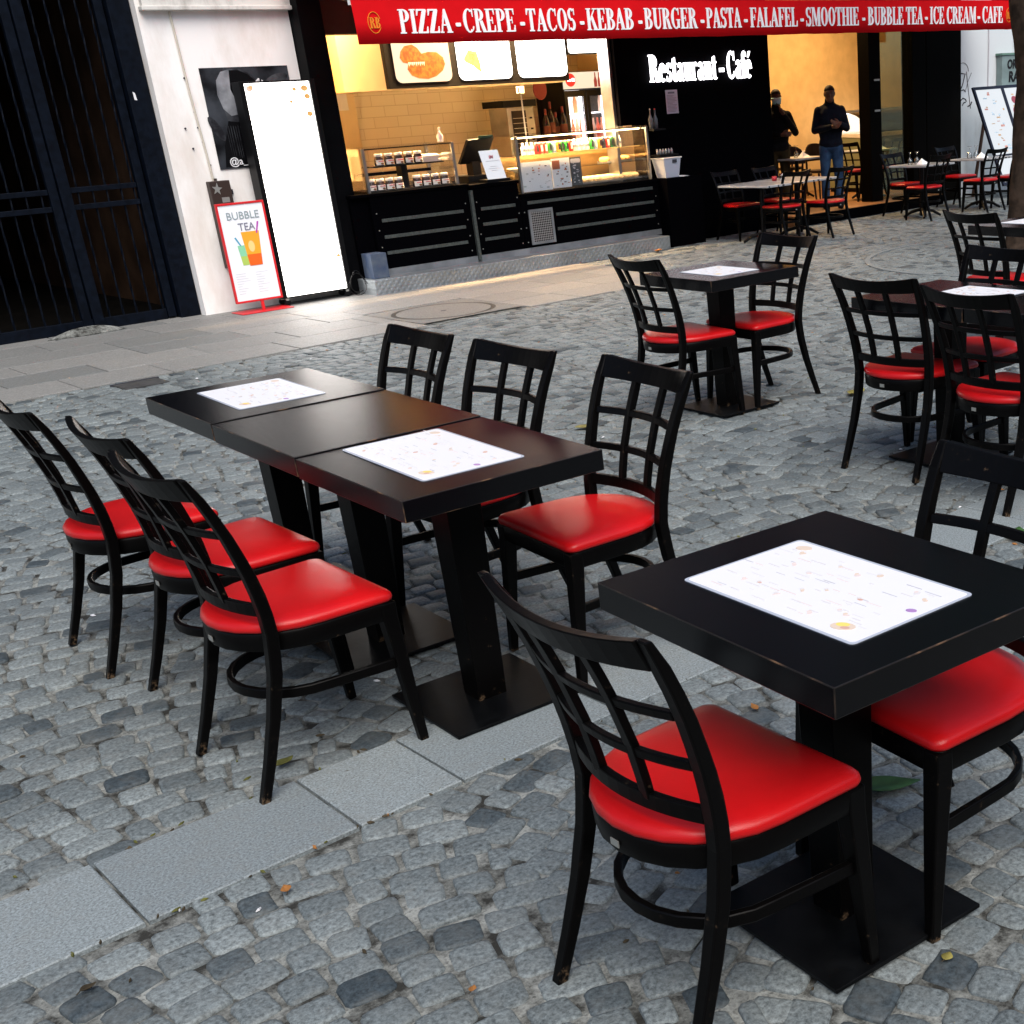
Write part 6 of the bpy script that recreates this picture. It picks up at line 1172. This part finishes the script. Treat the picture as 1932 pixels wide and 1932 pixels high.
def person(x, y, z, deg, label, skin, top, legs_m, arms, head_drop, sc, mask=False, phone=False):
    t = thing('person', label, 'person', (x, y, z), R(deg), None, sc); hx, hy, hz = 0.0, -0.035 - head_drop * 0.5, 1.635 - head_drop * 0.3
    caps = [((0, 0.02, 1.40), (hx, hy + 0.035, hz - 0.06), 0.058, 0.055), ((0, 0.02, 0.95), (0, 0.03, 1.36), 0.09, 0.07)]; balls = [((hx, hy, hz), (0.074, 0.094, 0.112)), ((hx, hy - 0.03, hz - 0.075 - head_drop * 0.05), (0.052, 0.058, 0.045)), ((hx, hy - 0.096, hz - 0.012 - head_drop * 0.1), (0.013, 0.020, 0.022)), ((hx, hy - 0.078, hz + 0.028), (0.05, 0.02, 0.012)), ((hx, hy - 0.085, hz - 0.062), (0.024, 0.012, 0.008)), ((hx - 0.076, hy + 0.01, hz - 0.005), (0.010, 0.020, 0.032)), ((hx + 0.076, hy + 0.01, hz - 0.005), (0.010, 0.020, 0.032))]
    for s in (-1, 1): caps += [((0.085 * s, 0.0, 0.92), (0.095 * s, -0.01, 0.50), 0.07, 0.048), ((0.095 * s, -0.01, 0.50), (0.10 * s, 0.02, 0.07), 0.045, 0.032)]
    for (sh, el, wr, hd, sd_, cu) in arms: caps += [(sh, el, 0.045, 0.036), (el, wr, 0.036, 0.026)] + hand(wr, hd, sd_, cu)
    blob('body', caps, balls, skin, t, 0.0075, 3)
    jc = []
    for (sh, el, wr, hd, sd_, cu) in arms: w2 = Vector(el).lerp(Vector(wr), 0.93); jc += [(sh, el, 0.068, 0.056), (el, tuple(w2), 0.055, 0.040)]
    jc += [((-0.09, 0.02, 1.375), (0.09, 0.02, 1.375), 0.082, 0.082), ((-0.045, 0.02, 1.42), (0.045, 0.02, 1.42), 0.065, 0.065), ((0, 0.02, 1.43), (hx, hy + 0.055, 1.52), 0.080, 0.070)]
    blob('jacket', jc, [((0, 0.0, 1.26), (0.195, 0.135, 0.20)), ((0, 0.0, 1.08), (0.178, 0.130, 0.20)), ((0, 0.0, 0.93), (0.180, 0.128, 0.13))], top, t, 0.012, 4)
    tc_ = []
    for s in (-1, 1): tc_ += [((0.088 * s, 0.005, 0.86), (0.098 * s, -0.005, 0.50), 0.095, 0.072), ((0.098 * s, -0.005, 0.50), (0.105 * s, 0.025, 0.09), 0.070, 0.060)]
    blob('trousers', tc_, [((0, 0.005, 0.90), (0.172, 0.122, 0.12))], legs_m, t, 0.012, 3)
    for s in (-1, 1): blob('shoe', [((0.105 * s, 0.05, 0.045), (0.118 * s, -0.12, 0.035), 0.042, 0.036)], [((0.112 * s, -0.03, 0.02), (0.046, 0.135, 0.02))], K['black_cloth'], t, 0.009, 2)
    m_ = MB(); rings = []
    for k in range(8):
        a = R(8 + 80 * k / 7); ring = []
        for q in range(18):
            tt = 2 * math.pi * q / 18; drop = 0.05 * max(0, math.sin(tt)) * math.cos(a); ring.append((hx + 0.0785 * math.cos(a) * math.cos(tt), hy + 0.006 + 0.096 * math.cos(a) * math.sin(tt), hz + 0.03 - drop * 1.4 + 0.086 * math.sin(a)))
        rings.append(ring)
    m_.loft(rings).build('hair', K['hair'], t, smooth=True)
    for s in (-1, 1):
        o = MB().lathe([(0, -0.007), (0.008, -0.004), (0.009, 0), (0.008, 0.004), (0, 0.007)], (hx + 0.030 * s, hy - 0.083, hz + 0.006), 8).build('eye', K['ink'], t, smooth=True)
    if mask:
        rings = []
        for k in range(7):
            v_ = k / 6; zz = hz - 0.10 + 0.092 * v_; bul = 0.018 * math.sin(math.pi * v_); ring = []
            for q in range(11): u = -1 + 2 * q / 10; ring.append((hx + 0.078 * u * (0.78 + 0.22 * v_), hy - 0.055 - bul - 0.055 * math.sqrt(max(0, 1 - 0.9 * u * u)), zz))
            rings.append(ring)
        o = m_ = MB(); m_.loft(rings, cap=False, closed=False); o = m_.build('face_mask', K['mask_blue'], t, smooth=True); md = o.modifiers.new('thick', 'SOLIDIFY'); md.thickness = 0.004
    return t
person(13.07, 12.19, 0.137, -44, 'man in navy jacket and blue jeans at the step, looking down at his phone', K['skin'], K['navy_cloth'], K['denim'],
       [((-0.165, 0.02, 1.37), (-0.232, -0.01, 1.11), (0.02, -0.245, 1.155), (0.6, -0.75, 0.05), (0.2, 0.1, 1), (0.6, 0.1, 0.5)), ((0.165, 0.02, 1.37), (0.238, -0.02, 1.12), (0.13, -0.26, 1.19), (-0.7, -0.6, 0.05), (0, 0.2, 1), (-0.5, 0.3, 0.5))], 0.12, 0.885)
person(12.70, 12.80, 0.137, -40, 'man in black jacket and pale blue face mask, hand at chin, beside the black panel', K['skin_dark'], K['black_cloth'], K['olive_cloth'],
       [((0.165, 0.02, 1.37), (0.27, -0.05, 1.12), (0.09, -0.20, 1.39), (-0.5, 0.1, 0.85), (-0.3, -0.2, 0.5), (-0.2, 0.6, 0.3)), ((-0.165, 0.02, 1.37), (-0.25, 0.0, 1.12), (0.04, -0.20, 1.10), (0.9, -0.3, 0.1), (0, 0, 1), (0.3, 0.5, -0.1))], 0.01, 0.865, mask=True)
ph = MB().hexa([(13.005, 11.965, 1.150), (13.065, 12.02, 1.150), (13.075, 12.01, 1.157), (13.015, 11.955, 1.157)], [(12.93, 12.02, 1.215), (12.99, 12.08, 1.215), (13.0, 12.07, 1.222), (12.94, 12.01, 1.222)])
tag(ph.build('phone', K['black_plastic'], bevel=0.003), 'dark phone held in both hands by the man in the navy jacket', 'phone')

# ================================================================ TREE AND LEAVES
tr = thing('street_tree', 'brown street tree whose rough trunk closes the right edge of the picture', 'tree', (10.93, 7.62, 0))
def limb(pts, rad, n=14, rough=0.06):
    rg = random.Random(len(pts) * 7 + int(rad[0] * 1000)); rings = []
    N_ = 26; P_ = [Vector(p) for p in pts]
    for k in range(N_ + 1):
        u = k / N_ * (len(P_) - 1); i = min(int(u), len(P_) - 2); f = u - i; c_ = P_[i].lerp(P_[i + 1], f); r = lerp(rad[i], rad[i + 1], f); d = (P_[i + 1] - P_[i]).normalized(); a = d.cross(Vector((0.3, 1, 0.1))).normalized(); b_ = d.cross(a)
        rings.append([c_ + r * (1 + rough * math.sin(3 * t + k * 0.35) + rough * 0.6 * math.sin(7 * t - k * 0.5) + rg.uniform(-0.03, 0.03)) * (math.cos(t) * a + math.sin(t) * b_) for t in [2 * math.pi * q / n for q in range(n)]])
    return MB().loft(rings)
limb([(0, 0, -0.02), (0.0, 0, 0.12), (0.03, -0.03, 0.8), (0.06, -0.05, 1.6), (0.04, -0.03, 2.3), (0.05, -0.05, 3.2)], [0.25, 0.19, 0.175, 0.185, 0.26, 0.17], 20).build('trunk', K['bark'], tr, smooth=True)
for k, (e, r_) in enumerate((((-0.55, 0.7, 5.6), 0.11), ((0.9, 0.5, 5.9), 0.11), ((0.3, -0.9, 5.7), 0.10), ((0.05, 0.1, 6.8), 0.10))): limb([(0.05, -0.04, 2.9), (e[0] * 0.5, e[1] * 0.5, 4.2), e], [0.13, r_, 0.03], 12).build('branch', K['bark'], tr, smooth=True)
nl = 5200; cl = rng.normal(0, 1, (60, 3)); cl /= np.linalg.norm(cl, axis=1)[:, None]; cl = cl * rng.uniform(0.5, 1, (60, 1)) * np.array([2.2, 2.2, 1.6]) + np.array([0.15, 0, 6.3])
V = []; F = []
for k in range(nl):
    c_ = cl[k % 60] + rng.normal(0, 0.28, 3); a = rng.normal(0, 1, 3); a /= np.linalg.norm(a); b_ = np.cross(a, rng.normal(0, 1, 3)); b_ /= np.linalg.norm(b_); s_ = rng.uniform(0.05, 0.10); n0 = len(V)
    V += [tuple(c_ - a * s_), tuple(c_ + b_ * s_ * 0.5), tuple(c_ + a * s_), tuple(c_ - b_ * s_ * 0.5)]; F.append((n0, n0 + 1, n0 + 2, n0 + 3))
m_ = MB(); m_.v = V; m_.f = F; m_.m = [0] * len(F); m_.build('crown', K['leaf_green'], tr)

def leaf(x, y, L_, wd_, rot, m, label, curl=0.25):
    m_ = MB(); n_ = 7; rows = []
    for k in range(n_):
        u = k / (n_ - 1); h = wd_ / 2 * math.sin(math.pi * min(0.97, max(0.03, u)) ** 0.8); zc = 0.004 + L_ * curl * (u - 0.5) ** 2; rows.append([(L_ * (u - 0.5), -h, zc + h * curl), (L_ * (u - 0.5), 0, zc), (L_ * (u - 0.5), h, zc + h * curl * 0.6)])
    m_.loft(rows, cap=False, closed=False); o = m_.build('fallen_leaf', K[m], smooth=True); md = o.modifiers.new('thick', 'SOLIDIFY'); md.thickness = 0.001; o.location = (x, y, 0.006); o.rotation_euler.z = rot
    MB().tube([(-L_ * 0.5, 0, 0.004 + L_ * curl * 0.25), (-L_ * 0.72, 0.004, 0.004)], 0.0012, 5).build('stalk', K['leaf_brown'], o); tag(o, label, 'leaf', 'fallen leaves on the paving')
leaf(2.085, 1.835, 0.165, 0.085, R(-42), 'leaf_green', 'large glossy green leaf on the cobbles under the front table')
leaf(3.86, 2.70, 0.12, 0.07, R(30), 'leaf_green', 'green leaf on the slab strip by the right edge chair back')
leaf(5.37, 4.88, 0.15, 0.10, R(10), 'leaf_yellow', 'pale yellow green leaf on the cobbles behind the right edge chairs')
leaf(3.97, 5.60, 0.11, 0.09, R(-30), 'leaf_yellow', 'small pale leaf on the cobbles behind the nearest right side chair')
leaf(3.50, 4.89, 0.10, 0.06, R(50), 'leaf_yellow', 'pale yellow leaf on the cobbles just beside the corner of the joined tables')
leaf(1.134, 3.184, 0.06, 0.045, R(20), 'leaf_olive', 'crumpled olive leaf beside the slab strip under the near left chair', 0.6)
leaf(0.857, 2.589, 0.032, 0.024, R(80), 'leaf_orange', 'small orange leaf on the cobbles below the slab strip', 0.6)
leaf(0.418, 2.56, 0.034, 0.026, R(10), 'leaf_brown', 'small dark brown leaf curl at the bottom left', 0.8)
leaf(2.17, 3.159, 0.07, 0.05, R(60), 'leaf_olive', 'olive yellow leaf between the legs of the nearest right side chair', 0.5)
leaf(1.648, 1.303, 0.028, 0.024, R(15), 'leaf_yellow', 'tiny yellow leaf beside the base plate of the front table')
leaf(2.185, 2.42, 0.045, 0.02, R(70), 'leaf_orange', 'slim orange leaf on the cobbles between the front table and the slab strip')
leaf(9.66, 11.78, 0.16, 0.10, R(40), 'leaf_orange', 'dry tan leaf against the right end of the checker plate plinth', 0.5)
leaf(0.95, 1.95, 0.02, 0.016, R(40), 'leaf_orange', 'orange leaf fragment on the cobbles left of the foreground chair', 0.6)
m_ = MB(); rg = random.Random(8); cs = [K['leaf_brown'], K['leaf_olive'], K['leaf_orange'], K['white_paper']]
for k in range(420):
    x = rg.uniform(0.2, 7.5); y = rg.uniform(1.0, 9.5)
    if k % 3 == 0: y = rg.choice(STRIP_Y) + rg.uniform(-0.015, 0.015)
    L_ = rg.uniform(0.004, 0.013); a = rg.uniform(0, 3.1); m_.mi = rg.choice([0, 0, 0, 1, 1, 2, 3]) if k % 5 else 0; c_, s_ = math.cos(a) * L_, math.sin(a) * L_; z = 0.0065
    if not seen(x, y, 0, 0.02): continue
    m_.hexa([(x - c_, y - s_, z - 0.003), (x + s_ * 0.4, y - c_ * 0.4, z - 0.003), (x + c_, y + s_, z - 0.003), (x - s_ * 0.4, y + c_ * 0.4, z - 0.003)], [(x - c_ * 0.8, y - s_ * 0.8, z), (x + s_ * 0.3, y - c_ * 0.3, z + 0.002), (x + c_ * 0.8, y + s_ * 0.8, z + 0.001), (x - s_ * 0.3, y + c_ * 0.3, z)])
o = m_.build('leaf_crumbs', cs); o['kind'] = 'stuff'; o['label'] = 'scattered crumbs of dry leaf and grit on the paving'; o['category'] = 'leaf litter'
